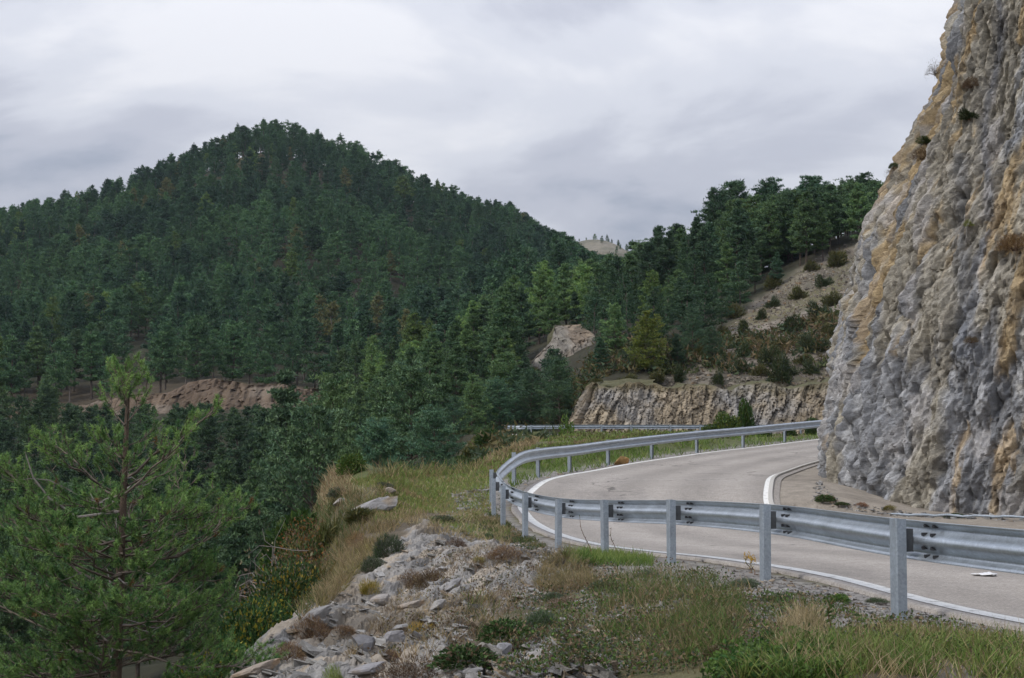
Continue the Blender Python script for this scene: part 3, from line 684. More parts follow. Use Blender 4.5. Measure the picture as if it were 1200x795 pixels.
def dirt_col(X, Y, Z, s, h, rvs, es):
    c = np.zeros(X.shape + (3,)) + rgb(.155, .113, .078) * (.55 + .35 * rvs[0][..., None] + .25 * rvs[1][..., None])
    c = mixcol(c, sstep(0, .35, fbm(s * .12, h * .3, seed=85)) * .7, rgb(.22, .18, .14)); return mixcol(c, sstep(.0, .3, fbm(s * .07 + 9, h * .2, seed=86)) * .6, rgb(.12, .085, .06))
DB = [at(-60, 480, 266), at(30, 481, 263), at(90, 482, 261), at(150, 482, 259), at(215, 481, 257), at(270, 479, 256), at(330, 476, 257), at(385, 474, 260)]
for p in DB: p[2] = H(p[0], p[1]) - .4
rock_face('earth_bank', DB, lambda t, P: np.interp(t, [0, .3, .55, .7, .85, 1], [3.4, 3.8, 4.6, 6.2, 5.4, 3.0]) + 2.2 * fbm(P[:, 0] * .09, P[:, 1] * .1, seed=87), lambda h, t: np.interp(h, [-1, 0, 5.5], [-.4, 0, 5.0]), .35, .25,
    [(2.0, 5.0, .8, 1.4, 100), (.6, 1.4, .26, 1.5, 200)], dirt_col, [M['bankrock']], h0=-.6, cap=2.2, caprise=-.25, bulge=1.2, seed=540)
print('rock', round(time.time() - T0, 1))
#@@PART2@@
# ------------------------------------------------------------------ pines
def pine_geo(rng, Hh=10.0, cb=.2, Rm=.24, p=.75, nwh=13, kcl=6, kbl=14, leaf=.42, flat=.45, fill=1.0, light=.0, trunk=True, droop=0.0, lr=.45, sprd=.3):
    """one pine: tapered trunk with limbs, crown of many needle sprays on the limbs"""
    tb = MB(); cw = MB()
    zs = np.linspace(0, 1, 9); wob = np.cumsum(rng.normal(0, .012, (9, 2)), axis=0) * Hh * np.linspace(0, 1, 9)[:, None]
    P = np.column_stack([wob, zs * Hh]); rad = Hh * .016 * (1 - zs) ** .8 + .012
    tc = rng.uniform(.8, 1.15)
    tb.tube(P, rad, 6, rgb(.105, .082, .066) * tc)
    def axis(t): return np.array([np.interp(t, zs, P[:, 0]), np.interp(t, zs, P[:, 1]), t * Hh])
    B, D, LL, CC = [], [], [], []
    ts = np.linspace(cb, .985, nwh) + rng.normal(0, .4 / nwh * (1 - cb), nwh); az0 = rng.uniform(0, 6.28)
    lop = rng.uniform(0, 6.28)
    for t in ts:
        u = np.clip((t - cb) / (1 - cb), 0, 1); prof = min(1, .62 + 1.6 * u) * (1 - u ** 1.15) ** p + .09
        nb = rng.integers(4, 7) if u < .85 else 3
        for b in range(nb):
            az0 += 2.4 + rng.normal(0, .35); Ln = Hh * Rm * prof * rng.uniform(.62, 1.18) * (1 + .18 * math.cos(az0 - lop))
            if rng.random() < .06: continue
            el = math.radians(lerp(4, 52, u) + rng.normal(0, 7)) - droop; a = axis(min(t, .99))
            h = np.array([math.cos(az0), math.sin(az0), 0]); s = np.linspace(0, 1, 5)[:, None]
            Q = a + h * (Ln * s * math.cos(el)) + np.array([0, 0, 1]) * (Ln * (s * math.sin(el) + .16 * s ** 2))
            if trunk and Ln > .5: tb.tube(Q, np.linspace(rad[min(8, int(t * 8))] * .45, .008, 5), 3, rgb(.12, .095, .078) * tc)
            k = max(2, int(kcl * (.4 + .9 * prof) + .5)); ss = rng.uniform(.28, 1.04, k); ss[0] = 1.0
            lat = rng.normal(0, 1, k) * sprd * Ln * (1.05 - ss * .6); sd = np.array([-h[1], h[0], 0])
            cen = a + h * (Ln * ss[:, None] * math.cos(el)) + sd * lat[:, None]; cen[:, 2] += Ln * (ss * math.sin(el) + .16 * ss ** 2) + rng.normal(.02, .05, k) * Ln
            for c in cen:
                m = max(4, int(kbl * rng.uniform(.7, 1.3) * fill)); r = lr * (.8 + .4 * rng.random()) * min(1, .55 + Ln / (Hh * .2) * .5)
                o = rng.normal(0, .5, (m, 3)) * r; o[:, 2] *= flat
                dd = unit(rng.normal(0, .8, (m, 3)) + h * .55 + np.array([0, 0, .75]))
                tint = rng.uniform(0, 1)
                c0 = lerp(rgb(.052, .105, .066), rgb(.105, .165, .080), tint) * (1 + light)
                B.append(c + o); D.append(dd); LL.append(leaf * rng.uniform(.6, 1.2, m)); CC.append(np.tile(c0, (m, 1)) * rng.uniform(.75, 1.3, (m, 1)))
    # leader
    a = axis(1.0); m = int(10 * fill + 3); B.append(a + rng.normal(0, .12, (m, 3)) * [1, 1, 2.5]); D.append(unit(rng.normal(0, .5, (m, 3)) + [0, 0, 1])); LL.append(leaf * rng.uniform(.6, 1.1, m)); CC.append(np.tile(rgb(.055, .09, .042), (m, 1)))
    B, D, LL, CC = np.concatenate(B), np.concatenate(D), np.concatenate(LL), np.concatenate(CC)
    V, T, K = spikes(B, D, LL, LL * .42, CC, rng)
    return tb, (V, T, K)
def pine_meshes(name, nvar, seed, **kw):
    res = []
    for i in range(nvar):
        rng = np.random.default_rng(seed + i); k = {a: (b(rng) if callable(b) else b) for a, b in kw.items()}
        tb, (V, T, K) = pine_geo(rng, **k)
        res.append((tb.mesh('trunk', [M['bark']], True), mesh('crown', V, [T], K, None, False, [M['foliage']]), (tb, V, T, K)))
    return res
U = lambda a, b: (lambda r: r.uniform(a, b))
MID = pine_meshes('mid', 8, 100, cb=U(.10, .28), Rm=U(.19, .27), p=U(.65, 1.0), nwh=15, kcl=8, kbl=26, leaf=.28, lr=.34, flat=.36)
TALL = pine_meshes('tall', 4, 140, cb=U(.28, .42), Rm=U(.22, .28), p=U(.5, .65), nwh=15, kcl=9, kbl=26, leaf=.28, lr=.38, flat=.34)
BROAD = pine_meshes('broad', 4, 160, cb=U(.04, .08), Rm=U(.36, .44), p=U(.5, .65), nwh=15, kcl=13, kbl=24, leaf=.25, lr=.36, flat=.38)
FAR = pine_meshes('far', 14, 200, cb=U(.14, .34), Rm=U(.19, .265), p=U(.6, 1.0), nwh=12, kcl=5, kbl=10, leaf=.46, lr=.46, flat=.48, trunk=False)
UMB = pine_meshes('umb', 5, 240, cb=U(.40, .58), Rm=U(.17, .23), p=U(.4, .55), nwh=8, kcl=5, kbl=10, leaf=.5, lr=.45, flat=.4, trunk=False)
for s_ in (MID, TALL, BROAD, FAR, UMB): print([len(x[2][2]) for x in s_], end=' ')
def put_tree(kinds, x, y, h, label, group=None, tint=(1, 1, 1), rng=R, cat='tree', name='pine_tree', wide=1.0, sink=.15):
    tm, cm, _ = kinds[int(rng.integers(len(kinds)))]; z = float(H(x, y)) - sink; s = h / 10.0
    e = tag(empty(name, (x, y, z), rng.uniform(0, 6.28), (s * wide, s * wide, s)), label, cat, group)
    t = link('trunk', tm, e); c = link('crown', cm, e); b = rng.uniform(.82, 1.2)
    c.color = (tint[0] * b, tint[1] * b, tint[2] * b, 1); return e
DARK, BLUE, MIDG, LIGHT, YEL = (.74, .80, .76), (.95, 1.1, 1.1), (1.15, 1.15, 1.0), (1.6, 1.55, 1.1), (2.1, 1.5, .5)
used = []
def tree_px(kinds, px, top, base, d, label, tint=MIDG, wide=1.0, **kw):
    """tree at image column px whose foot is at distance d and whose tip is at image row top"""
    x = float((px - 600) / F * d); z = float(H(x, d)); h = float(at(px, top, d)[2]) - z + .15
    used.append((x, d, h)); return put_tree(kinds, x, d, h, label, tint=tint, wide=wide, **kw)
# trees one can tell apart on the slopes beyond the bend, from the skyline down
NAMED = [
 (TALL, 770, 270, 340, 200, 'thin sparse pine at the low left end of the skyline row above the scree', DARK, .7), (TALL, 800, 268, 340, 204, 'dark skyline pine standing right of the thin sparse one', DARK, 1),
 (MID, 816, 258, 340, 200, 'dark pointed pine on the skyline left of the taller flat-topped group', DARK, .9), (TALL, 842, 231, 330, 203, 'tall pine with ragged top at the left of the tallest skyline group', DARK, 1),
 (TALL, 869, 216, 325, 204, 'tallest dark pine in the skyline group above the scree slope', DARK, 1), (TALL, 905, 219, 315, 206, 'dark skyline pine with broad crown beside the tallest one', BLUE, 1.05),
 (TALL, 951, 212, 300, 207, 'flat-topped skyline pine with bare trunk showing against the sky', BLUE, 1.15), (TALL, 984, 236, 300, 206, 'small skyline pine between the flat-topped pine and the cliff', DARK, .9),
 (TALL, 1009, 207, 280, 204, 'dark pine rising right against the edge of the grey cliff', DARK, 1), (MID, 835, 262, 340, 192, 'dense mid green pine in front of the ragged skyline pine', BLUE, 1),
 (MID, 893, 254, 330, 190, 'full green pine below the broad skyline crown', MIDG, 1.05), (MID, 940, 240, 312, 186, 'pale green pine at the top of the scree, left one of a pair', LIGHT, 1), (MID, 967, 246, 310, 184, 'pale green pine at the top of the scree, right one of a pair', LIGHT, .95),
 (MID, 856, 287, 372, 176, 'bright blue-green cone-shaped pine above the middle of the scree', LIGHT, 1.1), (MID, 886, 291, 355, 178, 'mid green pine touching the bright cone-shaped pine on its right', MIDG, 1.05), (MID, 912, 297, 340, 177, 'short pine at the upper scree edge under the pale pair', BLUE, 1.1),
 (BROAD, 793, 321, 388, 172, 'spreading light green pine above the yellowish tree', LIGHT, 1), (MID, 772, 331, 385, 176, 'grey-green pine left behind the spreading light pine', BLUE, 1.1), (BROAD, 757, 368, 442, 138, 'yellow-green tree standing out above the rock cutting', YEL, 1.05),
 (MID, 722, 357, 442, 146, 'slender pale pine left of the yellow-green tree', LIGHT, 1.0), (MID, 704, 398, 456, 140, 'small grey-green pine at the left tip of the rock cutting', BLUE, 1.15), (BROAD, 812, 366, 438, 144, 'dark rounded pine right of the yellow-green tree', DARK, .85),
 (BROAD, 835, 385, 440, 141, 'low dark bushy pine at the foot of the scree', DARK, .9), (MID, 795, 392, 444, 139, 'narrow dark pine on the brink of the rock cutting', DARK, 1.0),
 (MID, 676, 344, 398, 205, 'dark small-crowned pine above the reddish outcrop', DARK, 1.1), (MID, 646, 347, 425, 195, 'light green pine left above the reddish outcrop', LIGHT, 1.1), (MID, 598, 338, 440, 220, 'large pale green pine in the middle of the wooded spur', LIGHT, 1.15),
 (MID, 566, 365, 450, 205, 'yellowish green pine on the wooded spur left of the reddish outcrop', (1.5, 1.4, .85), 1.15), (MID, 540, 392, 456, 208, 'mid green pine low on the wooded spur', MIDG, 1.2), (MID, 744, 286, 372, 225, 'pine filling the notch between the two ridges', MIDG, 1.2),
 (MID, 718, 300, 385, 222, 'broad green pine left below the notch between the ridges', MIDG, 1.25), (MID, 690, 306, 380, 228, 'pale pine on the crest of the wooded spur', LIGHT, 1.2), (MID, 664, 312, 380, 232, 'second pale pine on the crest of the wooded spur', LIGHT, 1.2), (MID, 630, 330, 400, 235, 'bluish pine on the crest of the wooded spur left of the pale ones', BLUE, 1.2),
 (MID, 484, 370, 440, 240, 'small yellow-green pine against the dark hill', (1.7, 1.5, .75), 1.0), (MID, 520, 355, 450, 235, 'grey-green pine behind the yellowish one on the spur', BLUE, 1.2),
 (BROAD, 478, 434, 552, 95, 'big broad dark pine beyond the grassy knoll', MIDG, .95), (BROAD, 508, 486, 556, 86, 'low pine leaning out right in front of the big broad one', BLUE, .95), (BROAD, 441, 500, 552, 88, 'low dark pine left in front of the big broad one', BLUE, .9), (BROAD, 553, 444, 512, 132, 'bushy light pine behind the left end of the upper guardrail', LIGHT, .9),
 (BROAD, 585, 448, 512, 134, 'wide dark pine behind the upper guardrail', BLUE, 1), (BROAD, 622, 440, 508, 136, 'wide low pine left of the rock cutting', DARK, 1.0), (BROAD, 655, 444, 505, 139, 'dark low pine tucked against the end of the rock cutting', DARK, .9), (BROAD, 532, 468, 520, 126, 'short pine at the left end of the upper road', BLUE, .9),
 (BROAD, 395, 452, 560, 112, 'mid green bushy pine above the knoll left of the big broad one', LIGHT, .85), (BROAD, 365, 486, 580, 98, 'dark bushy pine behind the knoll with the tall dry grass', MIDG, .9), (MID, 340, 442, 590, 125, 'slim pine in front of the bare earth bank', MIDG, 1.0),
 (MID, 45, 385, 455, 290, 'lone pine with bare pale trunk above the earth bank at the far left', LIGHT, 1.25), (MID, 86, 388, 452, 288, 'pine beside the lone one above the earth bank', MIDG, 1.2), (MID, 118, 380, 452, 290, 'tall pine with bare trunk left above the earth bank behind the sapling tip', MIDG, 1.2),
]
for k, px, top, base, d, lab, tint, wd in NAMED: tree_px(k, px, top, base, d, lab, tint, wd)
print('named', len(NAMED))
# random stands -----------------------------------------------------
def spaced(cands, mind, taken):
    cell = {}; out = []
    def key(x, y): return int(x // 12), int(y // 12)
    for x, y, r in taken: cell.setdefault(key(x, y), []).append((x, y, r))
    for x, y in cands:
        d = mind(x, y); a, b = key(x, y); ok = True
        for i in (-1, 0, 1):
            for j in (-1, 0, 1):
                for (u, v, r) in cell.get((a + i, b + j), ()):
                    if (u - x) ** 2 + (v - y) ** 2 < (max(d, r) if r > d else d) ** 2: ok = False; break
        if ok: cell.setdefault((a, b), []).append((x, y, d)); out.append((x, y))
    return out
rngT = np.random.default_rng(31)
def cand(n, phi0, phi1, r0, r1):
    a = np.radians(rngT.uniform(phi0, phi1, n)); r = np.sqrt(rngT.uniform(r0 * r0, r1 * r1, n)); return np.column_stack([r * np.sin(a), r * np.cos(a)])
def toppy(x, y, h): return proj(x, y, H(x, y) + h)[1]
def keep(P, f):
    px, py = proj(P[:, 0], P[:, 1], H(P[:, 0], P[:, 1])); return P[f(px, py, P[:, 0], P[:, 1])]
taken = [(x, y, 2.5) for x, y, h in used]
# valley wood and the spur
A1 = keep(np.vstack([cand(9000, -24, 6, 62, 262), cand(2600, -34, -23, 62, 262)]), lambda px, py, x, y: (np.hypot(x + 6, y - 55) > 22) & ~((x > -14) & (y < 134) & (y > 40)) & ~((px > 395) & (y < 85)) & ~(inpoly(px, py, [(590, 465), (600, 440), (690, 385), (700, 440), (670, 470)]) & (y < 190)) & ~((px > 600) & (y < 200)) & ~((y > 140) & (px < 392) & (px > 70) & (toppy(x, y, 3.2) < 476)))
A1 = spaced(A1, lambda x, y: 3.6 + 1.2 * math.sin(x * .2) ** 2, taken)
# right-hand slope above the scree
A2 = keep(cand(2500, 3, 15, 176, 260), lambda px, py, x, y: (px > 690) & (py < 395) & ~((px > 880) & (py > 300)))
A2 = spaced(A2, lambda x, y: 4.5, taken)
def a5(px, py, x, y):
    q = near_rail(x, y, R2r)[0]; ok = (px > 545) & (px < 885) & ((q > 7.2) & (q < 60) | (y > 136.5)) & ~((px > 660) & (y < 136.5))
    ok &= ~inpoly(px, py, [(740, 490), (795, 432), (850, 385), (900, 335), (960, 290), (1020, 280), (1020, 470)])
    return ok & ~inpoly(px, py, [(592, 465), (600, 440), (690, 380), (702, 440), (670, 466)])
A5 = keep(cand(4500, -2, 12, 126, 186), a5)
A5 = spaced(A5, lambda x, y: 3.7, taken)
A2 = A2 + A5
EX = []
for px in np.concatenate([np.linspace(850, 1006, 15), np.linspace(862, 1000, 11), np.linspace(770, 1000, 16)]):
    EX.append((px, np.interp(px, [760, 800, 870, 960, 1010], [420, 400, 348, 306, 286]) - rngT.uniform(0, 38)))
import_hit, _ok = hit([e[0] for e in EX], [e[1] for e in EX], 130, 240, 300)
A2 = A2 + [(p[0], p[1]) for p in import_hit if p[1] < 235]
A2 = A2 + [((px - 600) / F * d_, d_) for px, d_ in zip(np.linspace(850, 1012, 22), rngT.uniform(196, 212, 22))]
# the big hill
A3 = keep(np.vstack([cand(36000, -22, 6.5, 262, 660), cand(14000, -34, -21, 262, 660)]), lambda px, py, x, y: ((y > 273) | (px > 395)) & (px < 720) & ~(inpoly(px, py, [(288, 184), (296, 184), (299, 194), (289, 196)])) )
A3 = spaced(A3, lambda x, y: 4.3 + 1.5 * (vnoise(np.array([x * .02]), np.array([y * .02]), seed=90)[0] + .3), [])
A4 = keep(cand(600, 1, 7, 800, 960), lambda px, py, x, y: rngT.random(len(px)) < .4)
A4 = spaced(A4, lambda x, y: 9.0, [])
print('trees', len(A1), len(A2), len(A3), len(A4))
ALL = []
for grp, PTS in enumerate((A1, A2, A3, A4)):
    for x, y in PTS:
        z = float(H(x, y)); r = rngT.random()
        if grp == 0:
            h = rngT.uniform(6.5, 10.5) * (1 if y > 120 else .85); kinds = BROAD if r < .3 and y < 150 else MID
        elif grp == 1:
            h = rngT.uniform(8, 12.5); kinds = BROAD if y > 192 and r < .55 else TALL if r < .12 else MID
            if y < 183: h = rngT.uniform(3.5, 6.5); kinds = BROAD if r < .4 else MID
        elif grp == 2:
            h = rngT.uniform(8.0, 14.5); kinds = FAR
            px, py = proj(x, y, z)
            if y > 560 and px > 265 and r < .22: kinds = UMB
            elif y > 560: kinds = FAR
            elif r < .2: kinds = UMB
        else: h = rngT.uniform(2, 5); kinds = FAR
        if grp < 2:
            px, _ = proj(x, y, z); lim = np.interp(px, [560, 600, 660, 700, 740, 765, 800, 842, 1010], [280, 288, 300, 303, 292, 274, 262, 236, 206]) + 4
            while h > 3 and proj(x, y, z + h)[1] < lim: h -= .5
            if h < 3.2: continue
        if grp == 0 and y > 140 and 70 < proj(x, y, z)[0] < 392:
            while h > 3 and proj(x, y, z + h)[1] < 473: h -= .5
        if grp == 2:
            px, _ = proj(x, y, z); lim = np.interp(px, [600, 640, 660, 680, 700, 720], [240, 266, 274, 288, 298, 302])
            while h > 3 and px > 600 and proj(x, y, z + h)[1] < lim: h -= .5
            if h < 3.2: continue
        if grp == 0 and abs(proj(x, y, z)[0] - 152) < 22 and proj(x, y, z + h)[1] < 452: continue
        if grp == 2 and y < 330 and abs(proj(x, y, z)[0] - 152) < 15: continue
        px, py = proj(x, y, z + h * .8); vis = -560 < px < 1060
        if px > 965 and grp != 1: vis = False
        if not vis: continue
        n_ = vnoise(np.array([x / 45]), np.array([y / 45]), seed=91)[0] + .5 * vnoise(np.array([x / 14]), np.array([y / 14]), seed=92)[0] + rngT.normal(0, .25)
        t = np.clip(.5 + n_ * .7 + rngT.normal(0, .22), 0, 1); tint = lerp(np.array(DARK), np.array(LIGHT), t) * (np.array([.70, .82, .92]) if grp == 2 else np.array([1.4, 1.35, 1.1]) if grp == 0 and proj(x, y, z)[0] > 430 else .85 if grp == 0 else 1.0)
        if rngT.random() < .03: tint = np.array([1.6, 1.45, .8])
        elif grp == 2 and rngT.random() < .015: tint = np.array([1.9, 1.15, .9])
        ALL.append((h / y if px > -30 else 0, grp, x, y, h, kinds, tint))
ALL.sort(key=lambda a: -a[0])
NIND = 292 - len(NAMED)
GL = [('pine in the crowded dark wood filling the valley before the hill', 'pines of the valley wood'), ('pine in the wood on the ridge right of the hill', 'pines on the ridge'), ('pine among the many on the lower slope of the big hill', 'pines on the lower hill'), ('small tree on the far bare hilltop', 'trees on the bare hilltop')]
for a in ALL[:NIND]:
    _, grp, x, y, h, kinds, tint = a
    k = MID if kinds is FAR else kinds
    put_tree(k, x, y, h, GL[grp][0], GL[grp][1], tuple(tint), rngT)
fv, fk, ff, tv, tf, tk = [], [], [], [], [], []; nv = 0; tb = MB()
for a in ALL[NIND:]:
    _, grp, x, y, h, kinds, tint = a
    src = kinds if kinds in (FAR, UMB) else FAR
    _, _, (tbm, V0, T0_, K0) = src[int(rngT.integers(len(src)))]; s = h / 10; an = rngT.uniform(0, 6.28); c, sn = math.cos(an), math.sin(an); wd = rngT.uniform(.75, 1.35)
    V_ = np.column_stack([(V0[:, 0] * c - V0[:, 1] * sn) * s * wd, (V0[:, 0] * sn + V0[:, 1] * c) * s * wd, V0[:, 2] * s]) + [x, y, float(H(x, y)) - .3]
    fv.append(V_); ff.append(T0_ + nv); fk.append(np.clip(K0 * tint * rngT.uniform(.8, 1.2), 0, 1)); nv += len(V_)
    z = float(H(x, y)); tr = rgb(.17, .145, .125) if rngT.random() < .25 else rgb(.10, .082, .07)
    tb.tube([(x, y, z - .5), (x + rngT.normal(0, .2), y, z + h * .55), (x + rngT.normal(0, .3), y, z + h * .93)], [h * .016, h * .012, .03], 4, tr)
tv0, tf0, tc0 = np.concatenate(tb.v), np.concatenate(tb.f[4]), np.concatenate(tb.c)
Vf, Kf = np.concatenate(fv), np.concatenate(fk); Tf = np.concatenate(ff)
me = mesh('forest', np.concatenate([Vf, tv0]), [Tf, tf0 + len(Vf)], np.concatenate([Kf, tc0]), None, False, [M['grass'], M['bark']], np.concatenate([np.zeros(len(Tf), int), np.ones(len(tf0), int)]))
tag(link('forest', me), 'dense dark pine forest covering the upper slopes of the big hill', 'forest', None, 'stuff')
print('forest tris', len(Tf), round(time.time() - T0, 1))

# low scrub between the trees ------------------------------------------
rngU = np.random.default_rng(66); B, D, LL, CC = [], [], [], []
Pu = keep(np.vstack([cand(16000, -21, 14, 90, 640), cand(5000, -1, 14, 130, 205), cand(1100, 7.5, 13, 196, 216)]), lambda px, py, x, y: (px > -40) & (px < 1030) & ~((px > 640) & (y < 137)) & ~((y < 190) & inpoly(px, py, [(760, 470), (800, 428), (850, 385), (900, 345), (960, 300), (1000, 285), (1000, 455)]) & (rngU.random(len(px)) < np.where(py < 388, .36, .58))) & (near_rail(x, y, R2r)[0] < 40) & ((y < 130) | (y > 250) | (px > 440) | (rngU.random(len(px)) < .3)) & ~((y < 185) & (px > 600) & (px < 695) & (py > 395) & (py < 452) & (rngU.random(len(px)) < .75)))
qq, _ = near_rail(Pu[:, 0], Pu[:, 1], R2r); Pu = Pu[(qq < -1) | (np.abs(qq) > 9)]
for x, y in Pu:
    m = 26; r = rngU.uniform(.4, 1.1) * (1 + .0015 * y); z = float(H(x, y)); o = rngU.normal(0, .55, (m, 3)) * r; o[:, 2] = np.abs(o[:, 2]) * .7; t = rngU.random()
    c = (rgb(.05, .075, .03), rgb(.085, .10, .035), rgb(.13, .11, .045), rgb(.06, .09, .045), rgb(.14, .10, .05))[rngU.integers(5 if y < 200 and x > 5 else 4)]
    B.append(o + [x, y, z]); D.append(rdir(m, rngU, .6)); LL.append(rngU.uniform(.3, .6, m) * (1 + .001 * y)); CC.append(np.tile(c, (m, 1)) * rngU.uniform(.7, 1.3, (m, 1)))
B, D, LL, CC = np.concatenate(B), np.concatenate(D), np.concatenate(LL), np.concatenate(CC); V, T, K = spikes(B, D, LL, LL * .45, CC, rngU)
tag(link('undergrowth', mesh('undergrowth', V, [T], K, None, False, [M['grass']])), 'low olive scrub growing between the trees on the slopes', 'undergrowth', None, 'stuff')
# ------------------------------------------------------------------ young pine in front, left
def young_pine():
    rng = np.random.default_rng(77); d0 = 13.2; K = d0 / F
    x0 = (140 - 600) * K; zg = float(H(x0, d0)) - .1
    tz = [(136, zg), (139, at(140, 795, d0)[2]), (136.5, at(140, 690, d0)[2]), (141, at(140, 610, d0)[2]), (142, at(140, 568, d0)[2]), (145.5, at(140, 530, d0)[2]), (146, at(140, 475, d0)[2]), (150, at(140, 436, d0)[2])]
    P = np.array([((p - 600) * K, d0 + .02 * math.sin(i * 2), z) for i, (p, z) in enumerate(tz)]); Z0 = P[:, 2]
    e0 = np.array([x0, d0, zg]); root = tag(empty('pine_tree', tuple(e0)), 'young pine with long upturned boughs on the near bank at the left', 'tree')
    tb, bb = MB(), MB(); Pt, _, _ = spline(P - e0, .12); hz = Pt[:, 2] / Pt[-1, 2]
    tb.tube(Pt, .062 * (1 - hz) ** .8 + .012 + .004 * rng.random(len(Pt)), 7, (rgb(.115, .082, .064)[None] * (1 - hz[:, None]) + rgb(.11, .078, .058)[None] * hz[:, None]).repeat(7, 0))
    def ax(z): return np.array([np.interp(z, Z0, P[:, k]) for k in range(3)]) - e0
    TB, TD, TS = [], [], []      # tufts: base, direction, tint
    barkc = rgb(.13, .105, .085)
    def tuft(p, d, t): TB.append(p); TD.append(d); TS.append(t)
    def bough(a, az, el, Ln, curl, r0, lvl, top):
        h = np.array([math.cos(az), math.sin(az), 0]); side = np.array([-h[1], h[0], 0]); n = 7
        s = np.linspace(0, 1, n); w = np.cumsum(rng.normal(0, .05, n)) * Ln
        Q = a + np.outer(Ln * s * math.cos(el), h) + np.outer(w, side); Q[:, 2] += Ln * (s * math.sin(el) + curl * s ** 2) + np.cumsum(rng.normal(0, .025, n)) * Ln
        bb.tube(Q, np.linspace(r0, max(.0028, r0 * .25), n), 4, barkc * rng.uniform(.6, 1.35))
        def pt(u): return np.array([np.interp(u, s, Q[:, k]) for k in range(3)])
        def dr(u): return unit(pt(min(1, u + .05)) - pt(max(0, u - .05)))
        tend = dr(.98); tuft(Q[-1], unit(tend + [0, 0, .35]), top)
        if lvl == 0:
            k = int(Ln / (.062 + .05 * top)) + 2
            for i in range(k):
                u = rng.uniform(.22 if rng.random() < .5 else .42, 1.0); sg = 1 if i % 2 else -1; dd = dr(u); l2 = min(.48, (.16 + .42 * Ln * (1.05 - u)) * rng.uniform(.5, 1.15))
                bough(pt(u), az + sg * math.radians(rng.uniform(28, 62)), el * .5 + math.radians(rng.uniform(2, 42)), l2, rng.uniform(.05, .3), r0 * .38, 1, top)
        else:
            k = int(Ln / (.060 + .02 * top))
            for i in range(k):
                u = rng.uniform(.3, .97); dd = dr(u)
                if rng.random() < .62:
                    d2 = unit(dd + rng.normal(0, .55, 3) + [0, 0, .5]); l3 = rng.uniform(.04, .13); p0 = pt(u); p1 = p0 + d2 * l3
                    bb.tube([p0, p1], [.004, .003], 3, barkc); tuft(p1, unit(d2 + [0, 0, .3]), top)
                else: tuft(pt(u), unit(dd + rng.normal(0, .4, 3) + [0, 0, .6]), top)
    zpx = lambda py: float(at(140, py, d0)[2])
    wh = [(452, 16, 55, 4), (472, 34, 50, 3), (500, 44, 44, 3), (530, 62, 36, 3), (574, 100, 26, 5), (606, 118, 12, 4), (632, 142, 10, 6), (656, 156, 12, 5), (682, 166, 10, 6), (708, 176, 8, 6), (734, 184, 6, 6), (762, 190, 4, 6), (792, 190, 1, 6), (824, 186, -3, 6), (860, 178, -5, 5), (905, 165, -6, 4)]
    for py, Lp, el, nb in wh:
        a0 = rng.uniform(0, 6.28)
        for b in range(nb):
            az = a0 + b * 2 * PI / nb + rng.normal(0, .22); Ln = Lp * K * rng.uniform(.55, 1.22) 
            bough(ax(zpx(py + rng.uniform(-7, 7))), az, math.radians(el + rng.normal(0, 8)), Ln, rng.uniform(.05, .28), .006 + .007 * min(1, Lp / 150), 0, max(0, min(1, (640 - py) / 160)))
    # the long boughs that stand out: rising to the right, and the bare one hooked up at the left
    bough(ax(zpx(572)), .12, math.radians(38), 1.02, .0, .017, 0, .8); bough(ax(zpx(585)), -.35, math.radians(28), .9, .15, .015, 0, .8); bough(ax(zpx(668)), .1, math.radians(16), 1.15, .2, .018, 0, .3)
    q0 = ax(zpx(600)); lb = np.array([q0, q0 + [-.32, -.1, -.04], q0 + [-.55, -.16, .12], q0 + [-.68, -.2, .3], q0 + [-.75, -.22, .52]])
    bb.tube(lb, [.013, .011, .009, .007, .005], 5, rgb(.27, .24, .215)); 
    for u in (lb[-1], lb[-1] + [.03, 0, .04], lb[-1] + [-.05, .02, -.05], lb[-1] + [.02, .03, -.1]): tuft(u, unit(np.array([rng.normal(0, .4), rng.normal(0, .4), 1.])), 1.0)
    for i in range(20):      # dead pale twigs inside the crown
        a = ax(zpx(rng.uniform(560, 800))); az = rng.uniform(0, 6.28); l = rng.uniform(.3, .95); dz = rng.uniform(-.05, .35)
        p = [a + np.array([math.cos(az) * l * t, math.sin(az) * l * t, dz * l * t + .05 * math.sin(7 * t + i)]) for t in np.linspace(.15, 1, 6)]
        bb.tube(p, np.linspace(.008, .003, 6), 3, rgb(.33, .30, .275) * rng.uniform(.7, 1.15))
    TB, TD, TS = np.array(TB), np.array(TD), np.array(TS); nT = len(TB); k = 46
    o = rng.uniform(-.05, .012, (nT, k)); B = TB[:, None] + TD[:, None] * o[..., None]
    dd = unit(TD[:, None] * rng.uniform(.2, 1.0, (nT, k))[..., None] + unit(rng.normal(size=(nT, k, 3))) * .9)
    t = np.clip(rng.normal(.42, .3, nT) + .25 * TS, 0, 1); c = lerp(rgb(.065, .155, .055), rgb(.28, .43, .125), t[:, None]); br = rng.random(nT) < .012; c[br] = rgb(.20, .115, .045)
    Cn = np.repeat(c[:, None], k, 1) * rng.uniform(.7, 1.3, (nT, k))[..., None]
    Ln = rng.uniform(.028, .046, nT * k)
    V, T, Kc = spikes(B.reshape(-1, 3), dd.reshape(-1, 3), Ln, np.full(nT * k, .0056), Cn.reshape(-1, 3), rng)
    link('trunk', tb.mesh('trunk', [M['bark']], True), root); link('branches', bb.mesh('branches', [M['twig']]), root)
    o = link('needles', mesh('needles', V, [T], Kc, None, False, [M['grass']]), root); print('tufts', nT)
young_pine()

